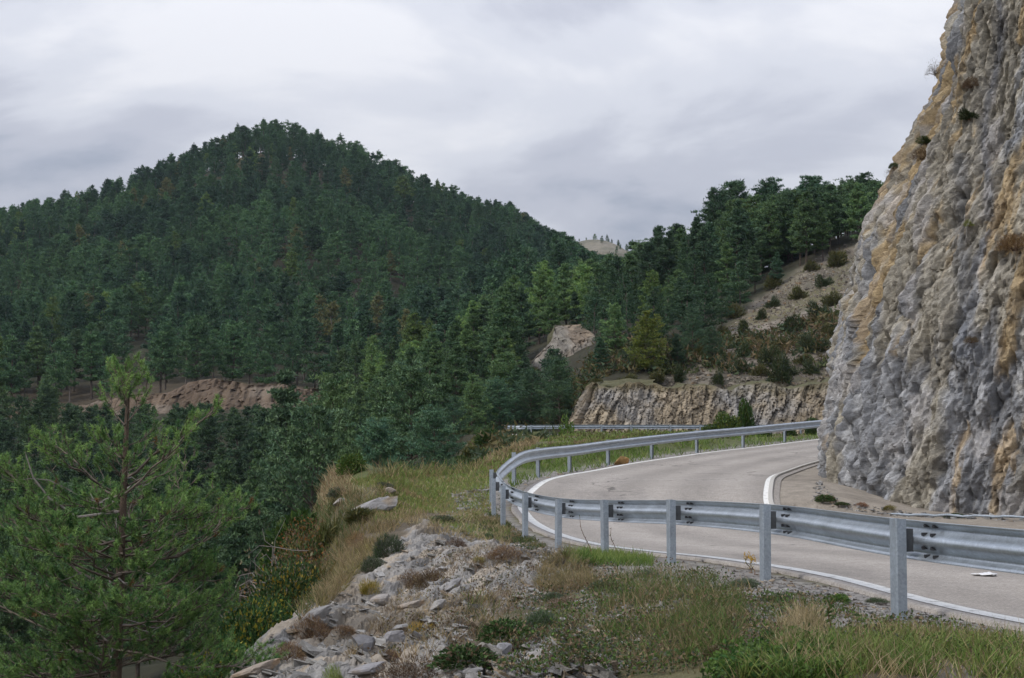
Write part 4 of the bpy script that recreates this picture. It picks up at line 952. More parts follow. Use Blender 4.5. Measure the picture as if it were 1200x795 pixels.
# ------------------------------------------------------------------ shrubs and herbs
def shrub_geo(rng, kind, cols, stemc, n=500, leaf=.05, lw=.45, rx=.5, hz=.6, ns=26, sr=.005, upl=.3, shell=.55):
    """shrub of unit size: stems from one root, leaves spread through a dome"""
    sb = MB(); ends = []
    lobes = unit(rng.normal(0, 1, (7, 3)) + [0, 0, .5]); lr = rng.uniform(.75, 1.12, 7)
    def reach(d):
        if kind == 'cushion' and n < 1600:
            w = np.clip((d @ lobes[:5].T - .6) / .4, 0, 1); return .38 + .75 * (w * lr[:5]).max(1)
        w = np.clip((d @ lobes.T - .55) / .45, 0, 1); return .72 + .33 * (w * lr).max(1)
    for i in range(ns):
        d = rdir(1, rng, .55)[0]; r = reach(d[None])[0] * rng.uniform(.7, 1.08); e = d * r * [rx, rx, hz]; m = e * .55 + rng.normal(0, .06, 3) * rx; m[2] = abs(m[2]) * .8
        if kind == 'twiggy':
            m = e * .5; m[2] = abs(e[2]) * 1.0 + .1; e[2] *= .45
            bt_ = np.linspace(0, 1, 7)[:, None]; Pb = 2 * bt_ * (1 - bt_) * m + bt_ ** 2 * e + rng.normal(0, .018, (7, 3)); sb.tube(Pb, np.linspace(sr * 1.4, sr * .4, 7), 3, stemc * rng.uniform(.6, 1.2)); ends.append((m, e))
            for j in range(7):
                p = Pb[rng.integers(2, 7)]; q = p + rdir(1, rng, -.1)[0] * rng.uniform(.05, .22); sb.tube([p, (p + q) / 2 + rng.normal(0, .02, 3), q], [sr * .5, sr * .4, sr * .25], 3, stemc)
            continue
        sb.tube([np.array([0, 0, -.04]) + rng.normal(0, .05, 3) * [rx, rx, 0], m, e], [sr * 1.6, sr, sr * .5], 3, stemc * rng.uniform(.7, 1.3)); ends.append((m, e))
        if kind == 'twiggy':
            for j in range(4):
                u = rng.uniform(.2, .95); p = m + (e - m) * u; q = p + rdir(1, rng, .2)[0] * rng.uniform(.1, .35) * rx; sb.tube([p, q], [sr * .6, sr * .35], 3, stemc)
    d = rdir(n, rng, .25); d[:, 2] = np.abs(d[:, 2]); r = reach(d) * (1 - (1 - shell) * rng.random(n) ** 1.2)
    B = d * r[:, None] * [rx, rx, hz]; D = unit(d + rng.normal(0, .6, (n, 3)) + [0, 0, upl]); cols = np.asarray(cols, float); ci = cols[rng.integers(0, len(cols), n)] * rng.uniform(.7, 1.3, (n, 1))
    Ls = leaf * rng.uniform(.6, 1.25, n)
    if kind in ('leafy', 'twiggy'): V, Fc, K = leaves(B, D, Ls, Ls * lw, ci, rng)
    else: V, T, K = spikes(B, D, Ls, Ls * lw, ci, rng); Fc = [T]
    return sb.mesh('stem', [M['twig']]), mesh('foliage', V, Fc, K, None, False, [M['herb']])
G1, G2, G3 = rgb(.045, .085, .028), rgb(.07, .12, .035), rgb(.10, .15, .045); BRN, BR2, STR = rgb(.115, .075, .045), rgb(.16, .11, .07), rgb(.34, .27, .14); GREY = rgb(.12, .13, .095); YLW = rgb(.36, .27, .04); ORG = rgb(.26, .11, .03)
rs = np.random.default_rng(5); SK = {}
def kind(name, nvar=3, **kw): SK[name] = [shrub_geo(rs, **kw) for _ in range(nvar)]
kind('dry', kind='dry', cols=[BRN, BR2, BRN * .7, STR * .6], stemc=rgb(.11, .07, .045), n=2600, leaf=.10, lw=.09, ns=60, sr=.004, upl=.8)
kind('thyme', kind='cushion', cols=[GREY, GREY * .75, G1 * 1.1], stemc=BRN, n=2600, leaf=.10, lw=.16, hz=.45, ns=20, upl=.5)
kind('yellowish', kind='cushion', cols=[rgb(.24, .21, .05), rgb(.17, .18, .05), STR], stemc=STR * .6, n=1500, leaf=.15, lw=.08, ns=30, sr=.004, upl=1.2)
kind('bramble', kind='leafy', cols=[G1, G2, G2, G1 * .7, BR2], stemc=BRN, n=1500, leaf=.085, lw=.6, hz=.42, ns=25)
kind('hedge', kind='leafy', cols=[G1, G1, G2, G1 * .6, YLW * .8], stemc=BRN, n=5200, leaf=.04, lw=.55, hz=.6, ns=40, sr=.003)
kind('rosehip', kind='leafy', cols=[G2, G1, rgb(.16, .15, .05), BR2, BR2, ORG], stemc=BRN, n=2600, leaf=.03, lw=.5, hz=.65, ns=70, sr=.0035)
kind('gorse', 6, kind='cushion', cols=[rgb(.035, .055, .026), rgb(.05, .075, .03), rgb(.075, .085, .03)], stemc=BRN, n=1500, leaf=.16, lw=.2, hz=.8, ns=14, sr=.012)
kind('olive', 6, kind='cushion', cols=[rgb(.09, .095, .032), rgb(.13, .115, .04), rgb(.07, .08, .03)], stemc=BRN, n=1300, leaf=.18, lw=.22, hz=.55, ns=14, sr=.012)
kind('bright', kind='leafy', cols=[rgb(.12, .20, .04), rgb(.16, .25, .05), rgb(.09, .15, .035)], stemc=BRN, n=700, leaf=.10, lw=.5, hz=1.0, rx=.4, ns=16, sr=.008)
kind('bush', kind='leafy', cols=[G2, G3, G1, rgb(.12, .14, .035)], stemc=BRN, n=2400, leaf=.085, lw=.5, hz=.7, ns=20, sr=.012)
kind('twiggy', 2, kind='twiggy', cols=[BR2, G1, rgb(.2, .18, .1)], stemc=rgb(.25, .22, .20), n=260, leaf=.03, lw=.5, hz=.7, ns=30, sr=.0045)
kind('seed', kind='dry', cols=[BRN, BR2 * 1.1, rgb(.36, .32, .26), BRN], stemc=rgb(.13, .09, .06), n=2600, leaf=.07, lw=.2, ns=70, sr=.0035, upl=.6)
def put_shrub(k, p, r, label, group=None, tint=(1, 1, 1), name='shrub', cat='shrub', hmul=1.0, rng=rs, stem=True):
    sm, fm = SK[k][int(rng.integers(len(SK[k])))]
    e = tag(empty(name, (p[0], p[1], p[2]), rng.uniform(0, 6.28), (2 * r, 2 * r, 2 * r * hmul)), label, cat, group)
    link('foliage', fm, e).color = (*tint, 1)
    if stem: link('stem', sm, e)
    return e
NEAR = [ # kind, px, py of the foot, radius px, height factor, label, tint
 ('dry', 503, 688, 25, .85, 'dark brown dry cushion bush on the bare rock slope', (.8, .75, .7)), ('dry', 484, 684, 19, .9, 'smaller brown dry bush joined to the dark cushion on its left', (1.1, .95, .85)),
 ('thyme', 455, 652, 22, 1.3, 'dark grey-green bush at the left brink of the rock slope', (.8, .85, .8)), ('thyme', 437, 668, 16, 1.2, 'grey-green cushion just below the dark bush on the brink', (1, 1, .95)),
 ('dry', 590, 655, 26, .5, 'flat brown cushion above the gravel below the guardrail bend', (1.5, 1.35, 1.3)), ('yellowish', 563, 660, 10, .8, 'tiny yellow-green tuft left of the flat brown cushion', (1.1, 1.1, 1)),
 ('yellowish', 430, 695, 17, 1.0, 'yellow-flowered tuft on the left brink of the rocks', (1.1, 1, .7)), ('seed', 478, 806, 44, .75, 'brown bush with pale seed heads at the lower edge', (1, 1, 1)), ('yellowish', 396, 806, 23, 1.0, 'yellow-green bush at the lower edge left of the brown one', (.85, 1.2, .9)),
 ('bramble', 545, 778, 40, .7, 'low green bramble on the rocks beside the brown seed-head bush', (1, 1, 1)), ('bramble', 590, 748, 36, .7, 'leafy green bramble above the grey slabs', (1, 1.05, 1)), ('yellowish', 492, 742, 22, .7, 'yellow wispy plant among the grey rocks', (1.3, 1.05, .6)),
 ('thyme', 634, 738, 28, .9, 'grey-green herb tussock right of the bramble', (.95, 1.1, .95)), ('dry', 612, 748, 20, .5, 'reddish brown dry patch plant behind the long grey slab', (1.3, 1, .95)), ('thyme', 570, 632, 14, .6, 'small grey-green cushion on the crest of the rock slope', (1, 1.1, .9)), ('dry', 535, 640, 14, .7, 'small dark brown cushion near the crest of the rocks', (.9, .75, .75)),
 ('thyme', 914, 706, 26, .5, 'dark low cushion beside the second post', (.75, .85, .7)), ('bush', 980, 706, 17, .6, 'bright leafy weed on the gravel between two posts', (1.2, 1.4, 1)), ('thyme', 1026, 706, 17, .5, 'low grey-green herb at the foot of the nearest post', (1, 1.1, .9)), ('thyme', 872, 688, 22, .6, 'pale grey herb cushion left of the second post', (1.35, 1.4, 1.35)),
 ('thyme', 759, 676, 17, .6, 'grey herb cushion in the dry grass below the third post', (1.3, 1.3, 1.4)), ('thyme', 705, 690, 20, .6, 'grey-green herb in the straw below the fourth post', (1.1, 1.1, 1)), ('bramble', 826, 696, 18, .5, 'fresh green herb patch in the middle of the roadside verge', (1.2, 1.5, 1)), ('seed', 660, 712, 22, .6, 'rust brown dead herb left of the roadside verge', (1.1, 1, 1)),
 ('thyme', 650, 702, 18, .55, 'low grey cushion at the edge of the gravel slope', (1.1, 1.15, 1.1)), ('seed', 845, 770, 26, .6, 'dark dead weeds under the big tussock', (.7, .6, .55)), ('dry', 1160, 730, 16, .5, 'small dry weed on the gravel right of the nearest post', (1.3, 1.3, 1)), ('thyme', 1178, 722, 14, .5, 'grey-green weed at the edge of the asphalt', (1, 1.15, .9)),
 ('hedge', 372, 690, 24, .8, 'small leafy shrub against the rock brink', (1.1, 1, 1)),

 ('thyme', 398, 582, 18, .7, 'grey low shrub on the crest of the knoll', (1.2, 1.1, 1.1)), ('olive', 420, 612, 24, .7, 'olive shrub in front of the long boulder', (.9, .9, .8)),
 ('thyme', 450, 572, 14, .6, 'grey heath cushion behind the upper boulder', (1.1, 1, 1)), ('bush', 412, 556, 18, 1.1, 'fresh green bush peeping over the crest of the knoll', (1, 1.1, .8)), ('dry', 365, 745, 26, .9, 'pale brown dead brush at the left edge of the rocks', (1.8, 1.6, 1.5)), ('dry', 340, 772, 24, .8, 'brown dead brush low at the left edge of the rocks', (1.5, 1.35, 1.25)),
 ('dry', 452, 770, 18, .5, 'brown tuft in a crack left of the seed-head bush', (1.2, 1, .9)), ('dry', 404, 742, 18, .6, 'brown tuft in the rocks under the left brink', (1.5, 1.3, 1.2)), ('dry', 420, 640, 16, .9, 'straw brown brush on the brink above the dark bush', (1.9, 1.7, 1.4)), ('thyme', 520, 612, 22, .45, 'low grey mat plant at the top of the rock slope', (1.1, 1.05, .95))]
Pn, okn = hit([a[1] for a in NEAR], [a[2] if a[2] < 795 else a[2] for a in NEAR])
for (k, px, py, r, hm, lab, ti), p in zip(NEAR, Pn): put_shrub(k, p - [0, 0, .02], r * p[1] / F, lab, None, ti, hmul=hm)
MIDS = [ ('gorse', 960, 372, 15, 'dark spreading shrub right of the middle of the scree'), ('olive', 915, 408, 12, 'olive shrub between the upright and the wide dark shrub'), ('gorse', 872, 418, 12, 'dark shrub low in the middle of the scree'), ('olive', 940, 425, 12, 'olive shrub left of the large dark one by the cliff edge'), ('olive', 820, 420, 13, 'olive shrub above the left part of the cutting'), ('gorse', 905, 360, 10, 'small dark shrub near the upper scree edge'), ('olive', 948, 318, 12, 'rusty olive shrub at the top left of the scree'), ('olive', 890, 440, 12, 'brownish shrub on the brink above the tall narrow bush'), ('gorse', 795, 446, 10, 'dark low shrub on the brink under the narrow dark pine'), ('olive', 968, 398, 12, 'olive shrub beside the cliff below the spreading one'), ('olive', 735, 449, 12, 'tawny shrub on the brink at the left of the cutting'), ('gorse', 925, 440, 13, 'black-green shrub right above the cutting near the broad one'), ('olive', 660, 410, 11, 'rusty shrub on the upper edge of the reddish outcrop'), ('olive', 672, 452, 13, 'tawny shrub under the right end of the reddish outcrop'), ('gorse', 615, 462, 13, 'dark shrub at the lower left end of the reddish outcrop'), ('gorse', 647, 436, 8, 'small dark shrub in the middle of the reddish outcrop'),
 ('gorse', 885, 402, 12, 'dark shrub in the middle of the scree'), ('gorse', 893, 374, 9, 'small dark shrub high in the middle of the scree'), ('gorse', 928, 388, 17, 'wide dark shrub on the upper right of the scree'), ('gorse', 953, 412, 20, 'large dark shrub on the scree against the cliff edge'),
 ('gorse', 966, 336, 10, 'dark round shrub at the top of the scree near the cliff'), ('olive', 936, 350, 11, 'olive shrub near the top of the scree'), ('gorse', 902, 428, 15, 'upright dark shrub low on the scree'), ('gorse', 916, 448, 20, 'broad black-green shrub at the brink above the cutting'),
 ('gorse', 842, 450, 11, 'dark shrub on the brink left of the broad one'), ('olive', 860, 372, 13, 'yellowish shrub at the left edge of the scree'), ('olive', 846, 394, 12, 'yellowish shrub below the bright cone-shaped pine'), ('gorse', 872, 392, 10, 'slim dark shrub left of the one in the middle of the scree'),
 ('olive', 975, 358, 13, 'rust olive shrub beside the cliff edge high up'), ('olive', 982, 312, 14, 'rust olive shrub at the skyline beside the cliff'), ('olive', 905, 338, 11, 'olive shrub under the short pine of the scree edge'), ('olive', 640, 470, 12, 'olive shrub under the reddish outcrop'), ('gorse', 690, 400, 9, 'dark shrub on top of the reddish outcrop'), ('gorse', 951, 438, 13, 'dark shrub by the cliff above the cutting'), ('olive', 770, 447, 11, 'olive shrub on the brink under the yellow-green tree'), ('gorse', 868, 436, 11, 'dark shrub at the lower scree edge'), ('olive', 700, 452, 9, 'brown-green shrub on the left tip of the cutting'), ('olive', 625, 446, 12, 'olive shrub on the left flank of the reddish outcrop')]
Pn, okn = hit([a[1] for a in MIDS], [a[2] for a in MIDS], 100, 320, 500)
for (k, px, py, r, lab), p in zip(MIDS, Pn): put_shrub(k, p - [0, 0, .1], r * p[1] / F, lab, None, (1, 1, 1), hmul=rs.uniform(.9, 1.3))
def far_at(k, px, py, d, r, hm, lab, ti=(1, 1, 1)):
    x = (px - 600) / F * d; put_shrub(k, (x, d, float(H(x, d)) - .05), r * d / F, lab, None, ti, hmul=hm)
for a in [('bush', 572, 514, 117, 17, .9, 'green bush at the left end of the upper guardrail', (.6, .75, .6)), ('olive', 552, 520, 114, 18, .8, 'olive bush on the bank below the end of the upper road', (.85, .9, .7)), ('bush', 540, 528, 108, 18, .8, 'dark bush low on the bank left of the upper road', (.55, .7, .55)), ('bush', 561, 524, 106, 12, .7, 'small green bush on the bank under the end of the upper guardrail', (.75, .9, .7)), ('bush', 852, 503, 113, 19, 1.25, 'yellow-green rounded bush in front of the rock cutting', (1.1, 1.1, .8)), ('bush', 872, 503, 114, 12, 2.9, 'tall narrow bush in front of the rock cutting', (.7, .85, .7)), ('bush', 893, 503, 112, 12, 1.0, 'small dark bush right of the tall narrow one', (.6, .75, .6)), ('bush', 832, 503, 113, 13, 1.1, 'low bush left of the rounded one before the cutting', (1, 1, .8)),
          ('bright', 664, 521, 78, 15, 1.3, 'bright green sapling beyond the bend of the guardrail', (1, 1, 1)), ('bright', 682, 520, 77, 13, .7, 'low bright green shoots right of the sapling', (1, 1, .9)), ('bright', 648, 523, 76, 13, .7, 'low bright green shoots left of the sapling', (.9, 1, .8)), ('bright', 706, 518, 80, 11, .7, 'fresh green shrub under the middle of the upper guardrail', (.9, 1, .8)),
          ('olive', 582, 530, 88, 22, .9, 'olive bush on the slope left under the upper road', (.9, 1, .8)), ('bush', 560, 535, 84, 20, .7, 'dark green bush at the rim of the grass below the upper road', (.6, .75, .6)), ('olive', 607, 528, 90, 17, .8, 'tawny bush under the end of the upper guardrail', (1.2, 1.1, 1)), ('bush', 630, 527, 86, 16, .7, 'green bush between the guardrail bend and the upper road', (.8, .9, .6)), ('rosehip', 545, 543, 66, 20, .6, 'mixed low shrub on the grassy rim left of the bend', (.8, .9, .7)),
          ('olive', 806, 511, 98, 12, .7, 'low olive shrub behind the far leg of the guardrail', (1, 1.1, .8)), ('bush', 952, 498, 118, 10, 1.5, 'dark slim bush at the foot of the cutting beside the cliff', (.55, .7, .6)), ('bush', 925, 500, 117, 9, .8, 'small dark bush at the foot of the cutting', (.6, .7, .6))]: far_at(*a)
# shrubs rooted on the steep side below the brink, left of the rocks
for k, px, d, top, rp, lab, ti in [('twiggy', 330, 23.5, 596, 60, 'bare grey twigged shrub with drooping dead boughs', (1, 1, 1)), ('hedge', 345, 22.5, 655, 48, 'dark leafy shrub flecked with yellow leaves below the bare twigs', (1, 1, 1)), ('hedge', 300, 19.5, 700, 46, 'dark leafy shrub between the young pine and the rocks', (.8, .95, .85)), ('hedge', 262, 16.5, 745, 48, 'deep green shrub at the foot of the rocks beside the young pine', (.85, 1.1, .85)),
          ('hedge', 30, 17.5, 650, 66, 'dark leafy shrub in the lower left corner behind the young pine', (.8, 1.0, .8)), ('hedge', 110, 19, 700, 62, 'dark leafy shrub behind the trunk of the young pine', (.8, 1.0, .8)), ('bush', 195, 18.5, 705, 56, 'dense green shrub right behind the lower boughs of the young pine', (.7, .9, .65)), ('rosehip', 240, 20, 680, 46, 'olive shrub at the right edge of the young pine', (.85, .95, .8)), ('rosehip', 360, 27.5, 592, 34, 'loose reddish-leaved shrub behind the bare twigs', (1, 1, 1)), ('rosehip', 322, 28, 618, 44, 'olive and brown shrub left of the bare twigs', (.9, .95, .85)), ('bright', 303, 24.5, 560, 26, 'slender pale leaved sapling rising above the shrubs', (.62, .66, .7)), ('rosehip', 366, 33, 570, 28, 'orange-tinged shrub under the tall dry grass of the knoll', (1.15, 1, .9)), ('bush', 350, 38, 556, 30, 'dark green bush behind the knoll with the tall dry grass', (.6, .75, .6)), ('olive', 378, 30, 600, 26, 'olive tangled shrub on the side of the knoll', (.9, .95, .8)), ('hedge', 322, 20.5, 672, 34, 'leafy shrub in front of the bare twigs', (.9, 1.05, .85)), ('olive', 352, 25, 632, 30, 'tawny shrub beside the bare twigs', (1.1, .95, .8))]:
    x = (px - 600) / F * d; z = float(H(x, d)) - .1; ztop = float(at(px, top, d)[2]); kz = {'twiggy': .7, 'hedge': .6, 'rosehip': .65, 'bright': 1.0, 'bush': .7, 'olive': .55}[k]; r = rp * d / F; hh = max(.5, ztop - z)
    hm = hh / (2 * r * kz); g_ = max(1, hm / 1.2); put_shrub(k, (x, d, z), r * min(g_, 1.6), lab, None, ti, hmul=min(hm, 1.2))
# plants on the cliff ------------------------------------------------
cpx, cpy = proj(*CLG); cd = np.where(np.isfinite(cpx), np.hypot(CLG[0], CLG[1]), 1e9)
def cliff_pt(px, py):
    s_ = ((cpx - px) ** 2 + (cpy - py) ** 2 < 5 ** 2); 
    if not s_.any(): s_ = ((cpx - px) ** 2 + (cpy - py) ** 2 < 16 ** 2)
    if not s_.any(): return None
    i = np.argmin(np.where(s_, cd, 1e9)); return np.array([a.ravel()[i] for a in CLG])
for k, px, py, r, hm, lab, ti in [('twiggy', 1092, 84, 17, 1.0, 'wispy bush sticking out of the cliff edge against the sky', (.8, .9, .7)), ('gorse', 1083, 163, 11, .6, 'green bush on a ledge of the cliff edge', (1.1, 1.1, .8)), ('dry', 1080, 182, 14, .9, 'brown dry bush under the ledge bush on the cliff', (1, .9, .8)), ('thyme', 1046, 192, 8, .9, 'grey-green bush on the cliff silhouette', (.7, .8, .6)), ('twiggy', 1030, 199, 11, 1.0, 'thin dry bush on the lower cliff silhouette', (1, 1, 1)),
                             ('gorse', 1134, 136, 12, .9, 'dark bush in a cleft high on the cliff', (.6, .65, .6)), ('dry', 1142, 100, 12, .9, 'dry brush in the cleft above the dark bush', (.8, .7, .6)), ('dry', 1188, 292, 26, .7, 'hanging dry grass on a cliff ledge at the right', (1.3, 1.1, .8)), ('dry', 1140, 398, 9, .8, 'small dry tuft in the middle of the cliff', (1, 1, .9)), ('yellowish', 1132, 262, 8, .8, 'small green tuft in the bluish seam of the cliff', (.7, .9, .7))]:
    p = cliff_pt(px, py)
    if p is not None: put_shrub(k, p - [0, 0, .05], r * p[1] / F, lab, None, ti, hmul=hm)
for k, px, py, r, hm, lab, ti in [('yellowish', 1176, 600, 34, .9, 'dry yellowish brush at the foot of the cliff at the right', (.75, .65, .6)), ('bramble', 968, 588, 15, .6, 'green weeds at the left foot of the cliff', (1, 1.1, 1)), ('bramble', 985, 592, 10, .4, 'low weeds along the left foot of the cliff', (.9, 1, .9)), ('dry', 1010, 594, 9, .5, 'rusty weed at the cliff foot', (1.6, 1, .8)), ('yellowish', 1040, 598, 12, .5, 'yellowish weed at the cliff foot above the rail', (.7, .7, .6)), ('bramble', 1120, 607, 14, .4, 'dark weeds behind the pipe along the cliff', (.6, .7, .6))]:
    p = hit([px], [py], 25, 50)[0][0]; put_shrub(k, p, r * p[1] / F, lab, None, ti, hmul=hm)
# tall weed stalks ---------------------------------------------------
def stalk(px, py, topx, top, label, cols, nleaf, flower=None, r=.004, lf=.03):
    p = hit([px], [py])[0][0]; e = at(topx, top, p[1] + .05); b = MB(); rng = np.random.default_rng(int(px)); t = np.linspace(0, 1, 8)[:, None]
    Pth = (e - p) * t + np.array([0, .04, 0]) * np.sin(t * 5) + np.array([.02, 0, 0]) * np.sin(t * 7); b.tube(Pth, np.linspace(r * 1.3, r * .5, 8), 4, rgb(.16, .085, .05))
    root = tag(link('weed_stalk', b.mesh('stem', [M['twig']]), None, tuple(p)), label, 'weed'); u = rng.uniform(.1, 1, nleaf); B = np.stack([np.interp(u, t[:, 0], Pth[:, k]) for k in range(3)], 1); D = rdir(nleaf, rng, .5)
    V, Fc, K = leaves(B, D, np.full(nleaf, lf) * rng.uniform(.6, 1.3, nleaf), np.full(nleaf, lf * .4), np.asarray(cols)[rng.integers(0, len(cols), nleaf)], rng)
    link('leaves', mesh('leaves', V, Fc, K, None, False, [M['grass']]), root)
    if flower:
        B = Pth[-1] + rng.normal(0, .022, (60, 3)) * [1, 1, .8]; V, T, K = spikes(B, rdir(60, rng, .5), np.full(60, .022), np.full(60, .012), np.tile(rgb(.50, .30, .03), (60, 1)), rng); link('flower', mesh('flower', V, [T], K, None, False, [M['grass']]), root)
stalk(694, 655, 678, 605, 'tall thin reddish weed stalk leaning left before the fourth post', [BR2, G2], 22); stalk(722, 652, 715, 618, 'thin weed stalk crossing the foot of the fourth post', [BR2, G2, G2], 18)
stalk(880, 672, 874, 652, 'small yellow-flowered weed beside the second post', [G3, YLW], 16, True); stalk(972, 748, 974, 700, 'young green weed with a single upright stem on the verge', [G2, G3], 40, None, .005, .05); stalk(884, 674, 880, 656, 'second small yellow-flowered weed beside the second post', [G3, YLW], 14, True)

# ------------------------------------------------------------------ grasses
def patch(n, poly, hgt, cols, wid=.006, bend=.5, seed=1, clump=0.0, cs=1.2, d1=90, tips=None, up=1.4, pxl=None):
    rng = np.random.default_rng(seed); poly = np.asarray(poly, float); lo, hi = poly.min(0), poly.max(0); px = rng.uniform(lo[0], hi[0], n * 3); py = rng.uniform(lo[1], hi[1], n * 3); m = inpoly(px, py, poly); px, py = px[m][:n], py[m][:n]
    p, ok = hit(px, py, 6, d1, 320); q, _ = near_rail(p[:, 0], p[:, 1], R1); ok &= ((q < .22) | (np.abs(q) > 40))
    if clump: ok &= fbm(p[:, 0] * cs, p[:, 1] * cs, seed=seed, oct=3) + rng.normal(0, .12, len(p)) > clump - .35
    p = p[ok]; n = len(p)
    if n == 0: return None
    hn = .6 + .8 * (fbm(p[:, 0] * 1.4, p[:, 1] * 1.4, seed=seed + 3) * .5 + .5)
    Lh = rng.uniform(hgt[0], hgt[1], n) * hn; cols = np.asarray(cols, float); cn = np.clip((fbm(p[:, 0] * 2.2, p[:, 1] * 2.2, seed=seed + 4) * .9 + .5 + rng.normal(0, .22, n)) * len(cols), 0, len(cols) - .01).astype(int)
    c = cols[cn] * rng.uniform(.75, 1.3, (n, 1)); D = rdir(n, rng, up)
    w = np.full(n, wid) * rng.uniform(.7, 1.3, n) * np.maximum(1, p[:, 1] / 16.0)
    p[:, 2] -= .01
    return blades(p, D, Lh, w, c, rng.uniform(.1, bend, n), rng, c * 1.15 if tips is None else lerp(c, np.asarray(tips, float), .6))
def build(name, label, parts):
    b = MB()
    for r in parts:
        if r is not None: b.add(r[0], r[1], r[2])
    tag(link(name, b.mesh(name, [M['grass']])), label, 'grass', None, 'stuff'); return b.n
GA, GB, GC, GD = rgb(.10, .17, .035), rgb(.15, .225, .05), rgb(.21, .25, .07), rgb(.07, .11, .035); OL, OL2 = rgb(.105, .11, .038), rgb(.15, .14, .055); ST, ST2, ST3 = rgb(.33, .255, .13), rgb(.42, .34, .20), rgb(.24, .18, .10)
n1_ = build('grass', 'green roadside grass on the verges and the grassy knoll', [
 patch(2600, [(662, 652), (690, 645), (730, 648), (764, 654), (765, 664), (700, 664), (664, 662)], (.10, .20), [GA, GB, GC], .006, .5, 201),
 patch(7500, [(925, 770), (960, 755), (1060, 752), (1205, 760), (1205, 800), (860, 800), (880, 785)], (.05, .27), [GA, GB, GC, GB, GC, OL2, GC, ST, GA], .0065, 1.0, 202, .22, 2.2),
 patch(8500, [(700, 690), (740, 668), (830, 675), (872, 700), (880, 740), (840, 775), (760, 780), (700, 740)], (.07, .19), [OL, GD, OL2, GA, GD, ST3], .0055, .6, 203, .15, 1.6),
 patch(1100, [(770, 735), (820, 715), (868, 730), (860, 765), (800, 778), (765, 765)], (.12, .27), [GD, OL, OL2, ST3, GA], .0065, .7, 213, .0),
 patch(10500, [(405, 566), (440, 558), (500, 549), (572, 547), (578, 600), (560, 606), (500, 602), (455, 612), (430, 600), (470, 580)], (.06, .15), [GC * 1.1, GB, rgb(.23, .24, .07), GC, ST], .007, .5, 204),
 patch(2600, [(500, 612), (560, 604), (600, 625), (590, 636), (540, 628)], (.05, .14), [OL, GC, GB], .006, .6, 218), patch(5200, [(578, 600), (604, 620), (640, 643), (600, 640), (560, 612)], (.05, .12), [OL, GD, ST3], .006, .5, 205, .25, 1.5),
 patch(5000, [(590, 549), (640, 540), (760, 519), (965, 500), (965, 520), (870, 526), (760, 540), (640, 562), (600, 575)], (.12, .28), [GA, GB, GB, GC], .008, .5, 206, .05, .5),
 patch(5200, [(560, 546), (600, 528), (700, 516), (760, 514), (700, 524), (620, 545), (570, 556)], (.12, .25), [OL, GB, GC, ST3], .011, .5, 207, 0, .5, 110),
 patch(2600, [(590, 520), (600, 508), (700, 506), (860, 504), (860, 510), (700, 516)], (.08, .18), [GB, GC, OL, OL2], .013, .5, 217, 0, .4, 119), patch(2600, [(530, 548), (556, 512), (592, 508), (610, 520), (560, 550)], (.15, .35), [OL, OL2, ST3, GB], .012, .6, 216, 0, .5, 125), patch(2600, [(690, 512), (830, 506), (962, 503), (962, 510), (830, 515), (690, 522)], (.1, .2), [GB, GC, OL], .013, .5, 208, 0, .4, 118),
 patch(1500, [(428, 590), (445, 575), (470, 570), (470, 600), (450, 612), (420, 612)], (.08, .2), [OL, GB, ST, OL2], .006, .6, 215), patch(5200, [(340, 700), (350, 640), (372, 590), (420, 575), (440, 600), (410, 640), (385, 700), (350, 730)], (.10, .28), [OL, OL2, GD, ST3], .007, .7, 214), patch(1500, [(540, 700), (660, 700), (700, 760), (640, 780), (560, 760)], (.06, .16), [GD, OL, GB], .006, .6, 209, .35, 1.5),
 patch(3600, [(885, 690), (1050, 728), (1200, 745), (1200, 770), (1050, 760), (900, 740)], (.04, .12), [OL, GA, ST3], .006, .6, 210, .32, 1.6)])
